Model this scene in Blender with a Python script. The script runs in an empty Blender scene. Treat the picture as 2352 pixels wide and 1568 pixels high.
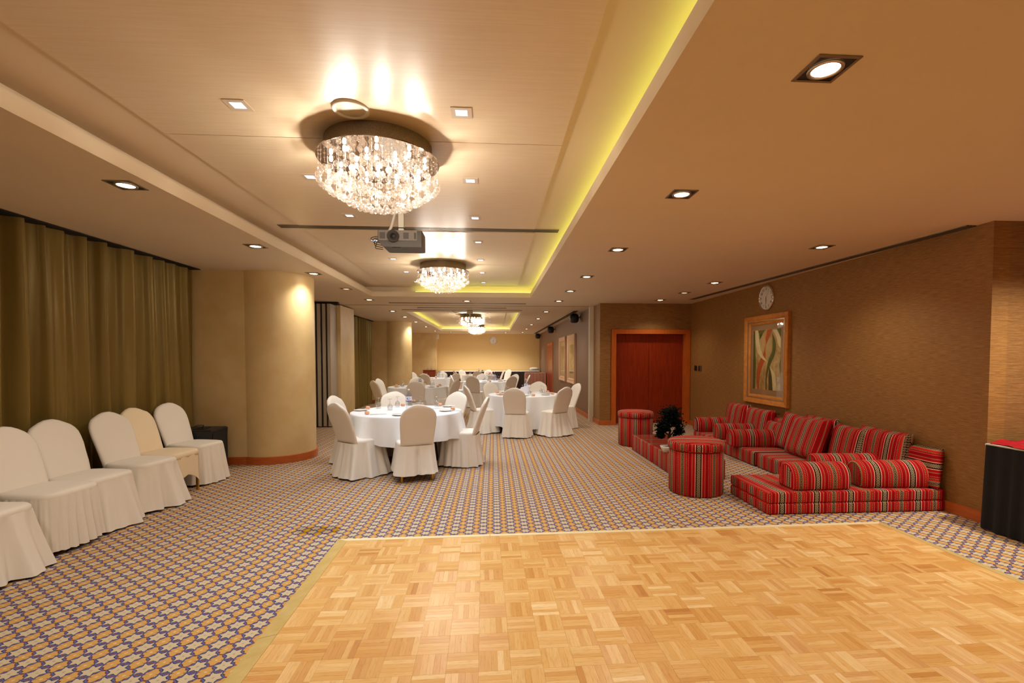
import bpy, bmesh, math, random
from math import sin, cos, pi, radians, sqrt, atan2
from mathutils import Vector, Matrix

random.seed(7)
SC = bpy.context.scene
COL = SC.collection

# ------------------------------------------------------------------ camera, world, exposure
F, CX, CY = 1085.0, 1205.0, 859.0
cam_d = bpy.data.cameras.new('camera')
cam_d.sensor_width = 36.0
cam_d.lens = F / 2352 * 36.0
cam_d.shift_x = -(CX - 1176) / 2352
cam_d.shift_y = (CY - 784) / 2352
cam_d.clip_end = 100
cam = bpy.data.objects.new('camera', cam_d)
COL.objects.link(cam)
cam.location = (0, 0, 1.5)
cam.rotation_euler = (pi / 2 - math.atan(37 / F), 0, -math.atan(72 / F))
SC.camera = cam

world = bpy.data.worlds.new('world')
SC.world = world
world.use_nodes = True
world.node_tree.nodes['Background'].inputs[0].default_value = (1, .85, .65, 1)
world.node_tree.nodes['Background'].inputs[1].default_value = 0.02

SC.view_settings.view_transform = 'Standard'
SC.view_settings.look = 'None'
SC.view_settings.gamma = 1
SC.view_settings.use_curve_mapping = False
SC.view_settings.exposure = -0.46
SC.cycles.max_bounces = 9
SC.cycles.diffuse_bounces = 5
SC.cycles.glossy_bounces = 4
SC.cycles.transmission_bounces = 6
SC.cycles.transparent_max_bounces = 16
SC.cycles.caustics_reflective = False
SC.cycles.caustics_refractive = False
SC.cycles.sample_clamp_indirect = 6.0
SC.cycles.use_light_tree = True

WARM = (1.0, .925, .80)
COOL = (.74, .87, 1.0)
SPOT_W, SMALL_W, CHAND_W = 76.0, 66.0, 92.0

HC, HP = 2.718, 2.93          # lower ceiling, raised ceiling

# ------------------------------------------------------------------ materials
def lin(c):
    return tuple(((v / 255 / 12.92) if v / 255 <= .04045 else ((v / 255 + .055) / 1.055) ** 2.4) for v in c) + (1.0,)

class G:
    def __init__(s, name):
        s.m = bpy.data.materials.new(name)
        s.m.use_nodes = True
        s.t = s.m.node_tree
        s.t.nodes.clear()
        s.out = s.t.nodes.new('ShaderNodeOutputMaterial')
    def n(s, typ, props=None, **ins):
        nd = s.t.nodes.new('ShaderNode' + typ)
        for k, v in (props or {}).items():
            setattr(nd, k, v)
        for k, v in ins.items():
            s.set(nd, k, v)
        return nd
    def set(s, nd, k, v):
        key = int(k[1:]) if k[0] == 'i' and k[1:].isdigit() else k.replace('_', ' ')
        sock = nd.inputs[key]
        if isinstance(v, bpy.types.NodeSocket):
            s.t.links.new(v, sock)
        elif v is not None:
            if isinstance(v, tuple) and len(v) == 4 and sock.type == 'VECTOR':
                v = v[:3]
            sock.default_value = v
    def m2(s, op, a, b=None, c=None):
        nd = s.t.nodes.new('ShaderNodeMath'); nd.operation = op
        for i, v in enumerate((a, b, c)):
            if v is not None:
                s.set(nd, 'i%d' % i, v)
        return nd.outputs[0]
    def mix(s, fac, a, b, mode='MIX'):
        nd = s.t.nodes.new('ShaderNodeMix'); nd.data_type = 'RGBA'; nd.blend_type = mode
        for i, v in ((0, fac), (6, a), (7, b)):
            s.set(nd, 'i%d' % i, v)
        return nd.outputs[2]
    def ramp(s, fac, stops, interp='LINEAR'):
        nd = s.t.nodes.new('ShaderNodeValToRGB')
        cr = nd.color_ramp; cr.interpolation = interp
        while len(cr.elements) < len(stops):
            cr.elements.new(1.0)
        for e, (p, c) in zip(cr.elements, stops):
            e.position = p
            e.color = c if len(c) == 4 else tuple(c) + (1,)
        s.set(nd, 'i0', fac)
        return nd.outputs[0]
    def pos(s):
        return s.n('NewGeometry').outputs['Position']
    def uv(s):
        return s.n('TexCoord').outputs['UV']
    def obj(s):
        return s.n('TexCoord').outputs['Object']
    def mapping(s, v, loc=(0, 0, 0), rot=(0, 0, 0), sc=(1, 1, 1)):
        return s.n('Mapping', None, Vector=v, Location=loc, Rotation=rot, Scale=sc).outputs[0]
    def noise(s, v, scale=5, detail=2, rough=.5):
        return s.n('TexNoise', None, Vector=v, Scale=scale, Detail=detail, Roughness=rough).outputs[0]
    def xyz(s, v):
        o = s.n('SeparateXYZ', None, Vector=v).outputs
        return o[0], o[1], o[2]
    def bump(s, h, strength=.3, dist=.01):
        return s.n('Bump', None, Height=h, Strength=strength, Distance=dist).outputs[0]
    def pr(s, col, rough=.5, metal=0, normal=None, **kw):
        p = s.n('BsdfPrincipled')
        s.set(p, 'Base_Color', col); s.set(p, 'Roughness', rough); s.set(p, 'Metallic', metal)
        if normal is not None:
            s.set(p, 'Normal', normal)
        for k, v in kw.items():
            s.set(p, k, v)
        s.t.links.new(p.outputs[0], s.out.inputs[0])
        return s.m
    def shader(s, sock):
        s.t.links.new(sock, s.out.inputs[0])
        return s.m

def simple(name, rgb, rough=.5, metal=0, **kw):
    return G(name).pr(lin(rgb), rough, metal, **kw)

def emit(name, rgb, strength):
    g = G(name)
    return g.shader(g.n('Emission', None, Color=lin(rgb), Strength=strength).outputs[0])

M = {}
def paint(name, rgb, rough=.6, var=.05, spec=.3):
    g = G(name)
    f = g.noise(g.pos(), 1.1, 3)
    a = lin(rgb); b = tuple(v * (1 - var * 2) for v in a[:3]) + (1,)
    return g.pr(g.mix(f, a, b), rough, **{'Specular_IOR_Level': spec})

M['ceiling'] = paint('ceiling_paint', (228, 208, 178), .55)
M['lip'] = paint('cove_lip_paint', (232, 212, 182), .6)
M['white_wall'] = paint('wall_paint', (222, 205, 175), .7)

def ceiling_panel():
    g = G('lacquered_ceiling_panel')
    p = g.pos()
    n1 = g.noise(g.mapping(p, sc=(1.2, 30, 1)), 3, 4)
    c = g.mix(n1, lin((232, 212, 182)), lin((216, 192, 158)))
    rr = g.ramp(n1, [(0, (.28,) * 3), (1, (.42,) * 3)])
    return g.pr(c, rr, normal=g.bump(n1, .03, .004), **{'Specular_IOR_Level': .55})
M['panel'] = ceiling_panel()

def grasscloth(name, a, b, c, rough=.55):
    g = G(name)
    p = g.pos()
    f1 = g.noise(g.mapping(p, sc=(4.5, 4.5, 150)), 2.0, 5, .68)
    f2 = g.noise(g.mapping(p, sc=(9, 9, 300)), 2.0, 3, .6)
    f3 = g.noise(p, .9, 2)
    col = g.ramp(f1, [(.3, lin(a)), (.5, lin(b)), (.72, lin(c))])
    slub = g.ramp(f2, [(.66, (0, 0, 0)), (.74, (1, 1, 1))])
    col = g.mix(g.m2('MULTIPLY', slub, .5), col, lin(c))
    col = g.mix(g.m2('MULTIPLY', f3, .3), col, lin(a))
    return g.pr(col, rough, normal=g.bump(f1, .35, .006), **{'Specular_IOR_Level': .35})
M['grass'] = grasscloth('brown_grasscloth', (114, 76, 34), (150, 106, 54), (188, 142, 80))
M['grass_light'] = grasscloth('grasscloth_lit', (108, 74, 38), (140, 100, 56), (176, 132, 80), .45)
M['taupe'] = grasscloth('taupe_wallpaper', (122, 92, 72), (132, 100, 78), (140, 108, 84))

def farwall():
    g = G('cream_wallpaper')
    p = g.pos()
    sp = g.noise(g.mapping(p, sc=(6, 6, 14)), 3, 3, .7)
    s = g.ramp(sp, [(.62, (0, 0, 0)), (.7, (1, 1, 1))])
    c = g.mix(g.m2('MULTIPLY', s, .35), lin((224, 190, 128)), lin((176, 138, 82)))
    return g.pr(c, .6)
M['cream'] = farwall()

def plaster():
    g = G('pillar_plaster')
    f = g.noise(g.pos(), 2.2, 4, .6)
    c = g.ramp(f, [(.3, lin((210, 180, 126))), (.7, lin((222, 198, 148)))])
    return g.pr(c, .42, **{'Specular_IOR_Level': .45})
M['plaster'] = plaster()

def wood(name, a, b, rough=.35, sc=(20, 20, 1.5)):
    g = G(name)
    f = g.noise(g.mapping(g.pos(), sc=sc), 1.6, 5, .6)
    return g.pr(g.ramp(f, [(.3, lin(a)), (.7, lin(b))]), rough, **{'Specular_IOR_Level': .5})
M['door'] = wood('dark_red_wood', (122, 30, 6), (158, 52, 14), .3)
M['frame_wood'] = wood('orange_wood', (182, 84, 22), (206, 108, 40), .35)
M['base_wood'] = wood('baseboard_wood', (176, 84, 28), (196, 104, 44), .35, (3, 3, 20))
M['picture_wood'] = wood('picture_frame_wood', (184, 112, 42), (206, 138, 62), .3, (8, 8, 8))
M['pale_frame'] = wood('pale_frame_wood', (206, 164, 130), (216, 178, 146), .4, (8, 8, 8))
M['cabinet_wood'] = wood('cabinet_wood', (120, 50, 24), (142, 64, 32), .35)

def carpet():
    g = G('star_carpet')
    p = g.pos()
    jit = g.n('VectorMath', {'operation': 'SUBTRACT'}, i0=g.n('TexNoise', None, Vector=p, Scale=70.0, Detail=2.0).outputs[1], i1=(.5, .5, .5)).outputs[0]
    x, y, z = g.xyz(g.n('VectorMath', {'operation': 'MULTIPLY_ADD'}, i0=jit, i1=(.011, .011, 0), i2=p).outputs[0])
    PX, PY = .1225, .0895
    u = g.m2('DIVIDE', x, PX); v = g.m2('DIVIDE', y, PY)
    def cell(off):
        a = g.m2('SUBTRACT', g.m2('FRACT', g.m2('ADD', u, off)), .5)
        b = g.m2('SUBTRACT', g.m2('FRACT', g.m2('ADD', v, off)), .5)
        return g.m2('MULTIPLY', a, PX), g.m2('MULTIPLY', b, PY)
    sx, sy = cell(.25)
    ox, oy = cell(.75)
    r = g.m2('SQRT', g.m2('ADD', g.m2('MULTIPLY', sx, sx), g.m2('MULTIPLY', sy, sy)))
    th = g.m2('ARCTAN2', sy, sx)
    ph = g.m2('ABSOLUTE', g.m2('SUBTRACT', g.m2('MODULO', g.m2('ADD', th, 2 * pi + pi / 6 - pi / 6), pi / 3), pi / 6))      # 0 .. 30 degrees
    RO, RI = .045, .0265
    den = g.m2('ADD', g.m2('MULTIPLY', g.m2('SINE', ph), RI), g.m2('MULTIPLY', g.m2('SINE', g.m2('SUBTRACT', pi / 6, ph)), RO))
    rs = g.m2('DIVIDE', RO * RI * .5, den)
    d = g.m2('SUBTRACT', r, rs)
    star = g.m2('LESS_THAN', d, 0)
    ring1 = g.m2('LESS_THAN', d, .0055)
    ring2 = g.m2('LESS_THAN', d, .012)
    ax = g.m2('ABSOLUTE', ox); ay = g.m2('ABSOLUTE', oy)
    # half height of the orange motif against |x|
    hx = g.ramp(g.m2('DIVIDE', ax, .062), [(0, (.0465,) * 3), (.17, (.044,) * 3), (.27, (.029,) * 3), (.5, (.021,) * 3), (.7, (.016,) * 3), (.85, (.009,) * 3), (.97, (0,) * 3)])
    od = g.m2('SUBTRACT', ay, hx)
    org = g.m2('LESS_THAN', od, -.0055)
    red = g.m2('LESS_THAN', od, .001)
    vee = g.m2('MULTIPLY', g.m2('LESS_THAN', ay, g.m2('MULTIPLY', g.m2('SUBTRACT', ax, .017), .20)), 1.0)
    fuzz = g.noise(p, 260, 2)
    blue = g.mix(g.ramp(fuzz, [(.42, (0,) * 3), (.58, (1,) * 3)]), lin((58, 64, 112)), lin((116, 126, 182)))
    c = blue
    c = g.mix(red, c, lin((128, 60, 44)))
    c = g.mix(org, c, lin((216, 168, 96)))
    c = g.mix(g.m2('MULTIPLY', vee, red), c, lin((140, 66, 44)))
    ctr = g.m2('MULTIPLY', g.m2('LESS_THAN', g.m2('ADD', g.m2('ABSOLUTE', ox), g.m2('ABSOLUTE', oy)), .008), .6)
    c = g.mix(ctr, c, lin((240, 222, 178)))
    c = g.mix(ring2, c, lin((104, 106, 156)))
    c = g.mix(ring1, c, lin((60, 60, 104)))
    c = g.mix(star, c, lin((216, 196, 160)))
    c = g.mix(g.m2('LESS_THAN', r, .006), c, lin((186, 168, 146)))
    # worn patch where the pile has darkened
    wx = g.m2('DIVIDE', g.m2('SUBTRACT', x, -1.53), .24); wy = g.m2('DIVIDE', g.m2('SUBTRACT', y, 4.17), .12)
    w = g.m2('SQRT', g.m2('ADD', g.m2('MULTIPLY', wx, wx), g.m2('MULTIPLY', wy, wy)))
    w = g.m2('LESS_THAN', g.m2('ADD', w, g.m2('MULTIPLY', g.noise(p, 14, 2), .8)), 1.25)
    dark = g.n('HueSaturation', None, Saturation=1.25, Value=.72, Color=c).outputs[0]
    c = g.mix(w, c, dark)
    c = g.mix(1.0, c, (.80, .79, .78, 1), 'MULTIPLY')
    return g.pr(c, .95, normal=g.bump(fuzz, .3, .004), **{'Specular_IOR_Level': .1})
M['carpet'] = carpet()

DANCE_O = (-1.285, 3.958)      # far left outer corner of the dance floor
DANCE_R = radians(1.17)
RAMP_W, TILE = .098, .154
def parquet():
    g = G('parquet_oak')
    p = g.pos()
    q = g.mapping(g.n('VectorMath', {'operation': 'SUBTRACT'}, i0=p, i1=(DANCE_O[0], DANCE_O[1], 0)).outputs[0], rot=(0, 0, -DANCE_R))
    x, y, z = g.xyz(q)
    u = g.m2('DIVIDE', g.m2('SUBTRACT', x, RAMP_W), TILE)
    v = g.m2('DIVIDE', g.m2('SUBTRACT', g.m2('MULTIPLY', y, -1.0), RAMP_W), TILE)
    iu = g.m2('FLOOR', u); iv = g.m2('FLOOR', v)
    par = g.m2('MODULO', g.m2('ADD', iu, iv), 2.0)
    fu = g.m2('SUBTRACT', u, iu); fv = g.m2('SUBTRACT', v, iv)
    across = g.m2('ADD', g.m2('MULTIPLY', fu, par), g.m2('MULTIPLY', fv, g.m2('SUBTRACT', 1.0, par)))
    along = g.m2('ADD', g.m2('MULTIPLY', fv, par), g.m2('MULTIPLY', fu, g.m2('SUBTRACT', 1.0, par)))
    slat = g.m2('FLOOR', g.m2('MULTIPLY', across, 5.0))
    key = g.n('CombineXYZ', None, X=iu, Y=iv, Z=slat).outputs[0]
    wn = g.n('TexWhiteNoise', {'noise_dimensions': '3D'}, Vector=key)
    w1 = wn.outputs[0]
    key2 = g.n('CombineXYZ', None, X=iv, Y=iu, Z=3.0).outputs[0]
    wt = g.n('TexWhiteNoise', {'noise_dimensions': '3D'}, Vector=key2).outputs[0]
    gv = g.n('CombineXYZ', None, X=g.m2('MULTIPLY', across, 9.0), Y=g.m2('MULTIPLY', along, .9), Z=g.m2('MULTIPLY', g.m2('ADD', w1, wt), 37.0)).outputs[0]
    grain = g.noise(gv, 2.4, 5, .62)
    tone = g.m2('ADD', g.m2('MULTIPLY', w1, .62), g.m2('MULTIPLY', wt, .38))
    c = g.ramp(tone, [(.0, lin((182, 120, 58))), (.12, lin((206, 150, 80))), (.5, lin((220, 172, 102))), (.85, lin((230, 190, 126))), (1, lin((240, 208, 154)))])
    c = g.mix(g.ramp(grain, [(.5, (0,) * 3), (.8, (.55,) * 3)]), c, lin((166, 102, 48)))
    scr = g.noise(gv, 1.3, 3, .6)
    rr = g.ramp(scr, [(.3, (.27,) * 3), (.75, (.34,) * 3)])
    tang = g.n('CombineXYZ', None, X=g.m2('SUBTRACT', 1.0, par), Y=par, Z=0.0).outputs[0]
    return g.pr(c, rr, normal=g.bump(grain, .04, .003), **{'Specular_IOR_Level': .55, 'Anisotropic': .75, 'Tangent': tang})
M['parquet'] = parquet()

def brass():
    g = G('dance_floor_edging')
    f = g.noise(g.pos(), 9, 4, .7)
    c = g.ramp(f, [(.35, lin((206, 176, 104))), (.7, lin((220, 192, 124)))])
    return g.pr(c, .45, .25)
M['edging'] = brass()
M['edging_pale'] = simple('pale_edging', (232, 214, 166), .5)

def sadu():
    """striped woven fabric: u across the stripes in metres, v along them"""
    g = G('red_sadu_fabric')
    u, v, _ = g.xyz(g.uv())
    PER = .345
    a = g.m2('DIVIDE', u, PER)
    d = g.m2('ABSOLUTE', g.m2('SUBTRACT', g.m2('FRACT', g.m2('ADD', a, .5)), .5))     # 0 at the black band, .5 at the beige
    R = lin((178, 8, 14)); R2 = lin((150, 4, 10)); K = lin((22, 12, 12)); W = lin((232, 184, 164)); T = lin((150, 116, 84)); B = lin((156, 124, 92))
    DR = lin((78, 16, 14)); OR = lin((186, 30, 16))
    base = g.ramp(d, [(0, K), (.062, DR), (.086, W), (.106, R), (.18, T), (.202, R), (.222, R2), (.292, R), (.352, K), (.378, OR), (.432, B)], 'CONSTANT')
    # diamonds in both bands
    vp = g.m2('DIVIDE', v, .05)
    fv = g.m2('ABSOLUTE', g.m2('SUBTRACT', g.m2('FRACT', vp), .5))          # 0 .. .5
    dia0 = g.m2('ADD', g.m2('DIVIDE', d, .12), fv)                          # in the black band
    k0 = g.m2('FRACT', g.m2('MULTIPLY', dia0, 3.0))
    in0 = g.m2('LESS_THAN', d, .05)
    m0 = g.m2('MULTIPLY', in0, g.m2('LESS_THAN', k0, .42))
    c = g.mix(m0, base, lin((206, 186, 140)))
    e = g.m2('SUBTRACT', .5, d)
    dia1 = g.m2('ADD', g.m2('DIVIDE', e, .10), fv)
    k1 = g.m2('FRACT', g.m2('MULTIPLY', dia1, 2.6))
    m1 = g.m2('MULTIPLY', g.m2('LESS_THAN', e, .046), g.m2('LESS_THAN', k1, .5))
    c = g.mix(m1, c, K)
    # dotted line and chain
    dots = g.m2('MULTIPLY', g.m2('MULTIPLY', g.m2('GREATER_THAN', d, .298), g.m2('LESS_THAN', d, .309)), g.m2('LESS_THAN', g.m2('FRACT', g.m2('DIVIDE', v, .010)), .45))
    c = g.mix(dots, c, lin((206, 160, 144)))
    ch = g.m2('MULTIPLY', g.m2('MULTIPLY', g.m2('GREATER_THAN', d, .355), g.m2('LESS_THAN', d, .375)), g.m2('LESS_THAN', g.m2('FRACT', g.m2('DIVIDE', v, .016)), .5))
    c = g.mix(ch, c, lin((182, 152, 112)))
    wv = g.noise(g.mapping(g.uv(), sc=(1, .2, 1)), 900, 1)
    return g.pr(c, .85, normal=g.bump(wv, .25, .002), **{'Specular_IOR_Level': .15})
M['sadu'] = sadu()

def cloth(name, rgb, rough=.7, sheen=.1, spec=.3, trans=0):
    g = G(name)
    f = g.noise(g.obj(), 14, 3)
    return g.pr(lin(rgb), rough, normal=g.bump(f, .12, .01), **{'Specular_IOR_Level': spec, 'Sheen_Weight': sheen})
M['chair_cover'] = cloth('white_chair_cover', (236, 229, 219), .6)
M['skirt'] = cloth('white_satin_skirt', (238, 232, 222), .42, .1, .45)
M['chair_cream'] = cloth('cream_chair_cover', (240, 222, 190), .6)
M['tablecloth'] = cloth('white_tablecloth', (236, 238, 242), .7)

def satin(name, a, b, rough=.36):
    g = G(name)
    f = g.noise(g.mapping(g.pos(), sc=(3, 3, .35)), 2.2, 3)
    c = g.mix(f, lin(a), lin(b))
    return g.pr(c, .4, **{'Specular_IOR_Level': .7, 'Specular_Tint': (1, .82, .42, 1)})
M['curtain'] = satin('olive_satin', (106, 86, 38), (130, 108, 54))
M['black_cloth'] = cloth('black_skirting', (9, 6, 6), .8)
M['brown_cloth'] = cloth('dark_brown_skirting', (44, 28, 22), .8)
M['pink_cloth'] = cloth('dusty_pink_skirting', (182, 132, 112), .6)
M['red_satin'] = simple('red_satin', (150, 4, 26), .26)
M['gold'] = simple('gold_metal', (206, 156, 58), .28, .9)
M['black_plastic'] = simple('black_plastic', (18, 18, 19), .45)
M['grille_black'] = simple('black_grille', (10, 10, 10), .75)
M['grey_plastic'] = simple('grey_plastic', (128, 122, 118), .45)
M['grey_dark'] = simple('dark_grey_plastic', (84, 78, 74), .5)
M['silver'] = simple('brushed_silver', (196, 184, 168), .3, .9)
M['nickel'] = simple('satin_nickel', (150, 138, 120), .35, .8)
M['light_frame'] = simple('pale_light_frame', (206, 188, 166), .4)
M['chrome'] = simple('chrome', (230, 226, 220), .08, 1)
M['mirror'] = simple('mirror_steel', (236, 226, 216), .03, 1)
M['white_plastic'] = simple('white_plastic', (232, 222, 206), .45)
M['cream_metal'] = simple('cream_metal', (214, 202, 176), .5)
M['red_light'] = simple('red_led', (200, 30, 20), .4)
M['clock_face'] = simple('clock_face', (226, 218, 206), .4)
M['ink'] = simple('ink', (46, 42, 44), .5)
M['porcelain'] = simple('white_porcelain', (240, 236, 230), .2)
M['peach'] = simple('peach_paper', (232, 176, 142), .8)
M['steel'] = simple('cutlery_steel', (196, 192, 186), .18, 1)
M['soil'] = simple('soil', (60, 46, 26), .95)
M['bark'] = simple('bark', (34, 24, 16), .9)
M['foliage'] = simple('dark_foliage', (9, 18, 11), .9, **{'Specular_IOR_Level': .1})
M['leaf'] = simple('green_leaf', (70, 104, 44), .5)
M['petal_pink'] = simple('pale_pink_petal', (238, 180, 166), .6)
M['petal_red'] = simple('pink_petal', (232, 74, 96), .6)
M['petal_cream'] = simple('cream_petal', (240, 226, 170), .6)
M['label_white'] = simple('bottle_label_white', (226, 226, 240), .5)
M['label_blue'] = simple('bottle_label_blue', (30, 110, 190), .5)
M['label_purple'] = simple('bottle_label_purple', (96, 60, 170), .5)
M['accordion'] = simple('grey_partition_vinyl', (176, 164, 146), .45)
M['dark_gap'] = simple('dark_rubber_and_shade', (20, 16, 13), .8)
M['mat_board'] = paint('marbled_mat', (176, 138, 96), .6, .2)
M['door_stop'] = simple('pale_threshold', (226, 204, 164), .5)

def perforated():
    g = G('perforated_metal')
    b = g.n('TexVoronoi', None, Vector=g.obj(), Scale=420.0).outputs[0]
    c = g.mix(g.ramp(b, [(.3, (0,) * 3), (.5, (1,) * 3)]), lin((70, 56, 42)), lin((150, 130, 104)))
    return g.pr(c, .4, .6)
M['perforated'] = perforated()

def crystal():
    g = G('cut_crystal')
    lw = g.n('LayerWeight', None, Blend=.45).outputs['Facing']
    tr = g.n('BsdfTransparent', None, Color=(.97, .94, .91, 1)).outputs[0]
    gl = g.n('BsdfGlossy', None, Color=(1, .97, .94, 1), Roughness=.03).outputs[0]
    df = g.n('BsdfDiffuse', None, Color=(.95, .9, .86, 1)).outputs[0]
    tl = g.n('BsdfTranslucent', None, Color=(.95, .9, .86, 1)).outputs[0]
    scat = g.n('MixShader', None, i0=.5, i1=df, i2=tl).outputs[0]
    a = g.n('MixShader', None, i0=g.m2('ADD', .035, g.m2('MULTIPLY', g.m2('POWER', lw, 2.0), .26)), i1=tr, i2=scat).outputs[0]
    b = g.n('MixShader', None, i0=g.m2('ADD', .14, g.m2('MULTIPLY', lw, .4)), i1=a, i2=gl).outputs[0]
    return g.shader(b)
M['crystal'] = crystal()

def clear(name, tint=(.96, .97, .97), gloss=.12):
    g = G(name)
    lw = g.n('LayerWeight', None, Blend=.3).outputs['Facing']
    tr = g.n('BsdfTransparent', None, Color=tint + (1,)).outputs[0]
    gl = g.n('BsdfGlossy', None, Color=(1, 1, 1, 1), Roughness=.02).outputs[0]
    f = g.m2('ADD', gloss * .5, g.m2('MULTIPLY', lw, gloss * 3))
    return g.shader(g.n('MixShader', None, i0=f, i1=tr, i2=gl).outputs[0])
M['glass'] = clear('drinking_glass', (.90, .92, .93), .34)
M['pane'] = clear('picture_glass', (.99, .99, .99), .05)
M['pet'] = clear('clear_bottle', (.86, .9, .94), .12)
M['table_glass'] = clear('table_glass', (.95, .92, .9), .12)

M['lamp_warm'] = emit('lamp_warm', (255, 232, 196), 28)
M['lamp_dim'] = emit('lamp_dim', (255, 226, 190), 2.2)
M['lamp_cool'] = emit('lamp_cool', (206, 230, 255), 3.2)
M['bulb'] = emit('halogen_bulb', (255, 238, 214), 60)
M['led'] = emit('led_strip', (236, 255, 120), 10)

# ------------------------------------------------------------------ mesh helpers
class MB:
    def __init__(s):
        s.v, s.f = [], []
    def add(s, vs, fs):
        b = len(s.v)
        s.v += [tuple(p) for p in vs]
        s.f += [tuple(b + i for i in f) for f in fs]
        return s
    def box(s, x0, x1, y0, y1, z0, z1):
        vs = [(x, y, z) for z in (z0, z1) for y in (y0, y1) for x in (x0, x1)]
        return s.add(vs, [(0, 2, 3, 1), (4, 5, 7, 6), (0, 1, 5, 4), (2, 6, 7, 3), (0, 4, 6, 2), (1, 3, 7, 5)])
    def quad(s, *p):
        return s.add(p, [tuple(range(len(p)))])
    def loft(s, rings, close_u=True, cap0=False, cap1=False):
        n = len(rings[0]); vs = [p for r in rings for p in r]; fs = []
        for i in range(len(rings) - 1):
            for j in range(n if close_u else n - 1):
                k = (j + 1) % n
                fs.append((i * n + j, i * n + k, (i + 1) * n + k, (i + 1) * n + j))
        if cap0: fs.append(tuple(reversed(range(n))))
        if cap1: fs.append(tuple(range((len(rings) - 1) * n, len(rings) * n)))
        return s.add(vs, fs)
    def lathe(s, prof, n=24, c=(0, 0, 0), cap0=False, cap1=False):
        rings = [[(c[0] + r * cos(2 * pi * j / n), c[1] + r * sin(2 * pi * j / n), c[2] + z) for j in range(n)] for r, z in prof]
        return s.loft(rings, True, cap0, cap1)
    def tube(s, pts, r, n=8, cap=True):
        pts = [Vector(p) for p in pts]; rings = []
        rr = r if isinstance(r, (list, tuple)) else [r] * len(pts)
        for i, p in enumerate(pts):
            d = (pts[min(i + 1, len(pts) - 1)] - pts[max(i - 1, 0)]).normalized()
            a = d.orthogonal().normalized() if i == 0 else (a - d * a.dot(d)).normalized()
            b = d.cross(a)
            rings.append([p + (a * cos(2 * pi * j / n) + b * sin(2 * pi * j / n)) * rr[i] for j in range(n)])
        return s.loft(rings, True, cap, cap)
    def mesh(s, name, smooth=False):
        me = bpy.data.meshes.new(name)
        me.from_pydata(s.v, [], s.f)
        me.update()
        if smooth:
            me.polygons.foreach_set('use_smooth', [True] * len(me.polygons))
        return me

def place(me, name, mat, parent=None, loc=(0, 0, 0), rot=(0, 0, 0)):
    o = bpy.data.objects.new(name, me)
    if mat is not None and not me.materials:
        me.materials.append(mat)
    COL.objects.link(o)
    o.location = loc; o.rotation_euler = rot
    if parent: o.parent = parent
    return o

def build(mb, name, mat, parent=None, smooth=False, loc=(0, 0, 0), rot=(0, 0, 0)):
    return place(mb.mesh(name, smooth), name, mat, parent, loc, rot)

def tag(o, label=None, cat=None, group=None, kind=None):
    for k, v in (('label', label), ('category', cat), ('group', group), ('kind', kind)):
        if v: o[k] = v
    return o

def thing(name, label, cat, loc=(0, 0, 0), rz=0, group=None):
    o = bpy.data.objects.new(name, None)
    o.empty_display_size = .1
    COL.objects.link(o)
    o.location = loc; o.rotation_euler = (0, 0, rz)
    return tag(o, label, cat, group)

def dup(root, loc, rz, label, group=None):
    r = root.copy(); COL.objects.link(r)
    r.location = loc; r.rotation_euler = (0, 0, rz)
    r['label'] = label
    if group: r['group'] = group
    for ch in list(root.children):
        c = ch.copy(); COL.objects.link(c); c.parent = r
        for gch in ch.children:
            d = gch.copy(); COL.objects.link(d); d.parent = c
    return r

def struct(mb, name, mat, parent=None, smooth=False):
    o = build(mb, name, mat, parent, smooth)
    if parent is None:
        o['kind'] = 'structure'
    return o

def rbox_mesh(name, sx, sy, sz, bev=.02, seg=2, smooth=True, z0=True):
    """box centred on x and y, standing on z = 0"""
    bm = bmesh.new()
    bmesh.ops.create_cube(bm, size=1)
    for v in bm.verts:
        v.co = Vector((v.co.x * sx, v.co.y * sy, (v.co.z + (.5 if z0 else 0)) * sz))
    if bev > 0:
        bmesh.ops.bevel(bm, geom=list(bm.edges), offset=bev, segments=seg, profile=.5, affect='EDGES')
    me = bpy.data.meshes.new(name)
    bm.to_mesh(me); bm.free()
    if smooth:
        me.polygons.foreach_set('use_smooth', [True] * len(me.polygons))
        try: me.set_sharp_from_angle(angle=radians(50))
        except Exception: pass
    return me

def stripe_uv(me, mode='x', off=0.0):
    """u runs across the stripes in metres"""
    uv = me.uv_layers.new(name='uv')
    for p in me.polygons:
        n = p.normal
        ax = max(range(3), key=lambda i: abs(n[i]))
        for li in p.loop_indices:
            c = me.vertices[me.loops[li].vertex_index].co
            if mode == 'x':
                w = (c.y, c.z) if ax == 0 else (c.x, c.y if ax == 2 else c.z)
            elif mode == 'y':
                w = (c.x, c.z) if ax == 1 else (c.y, c.x if ax == 2 else c.z)
            elif mode == 'xonly':
                w = (c.x, c.z + c.y)
            else:
                w = (c.z, c.x + c.y)
            uv.data[li].uv = (w[0] + off, w[1])
    return me

# ------------------------------------------------------------------ room shell
struct(MB().quad((-4.6, -3.6, 0), (6.6, -3.6, 0), (6.6, 24.4, 0), (-4.6, 24.4, 0)), 'floor', M['carpet'])

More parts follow.
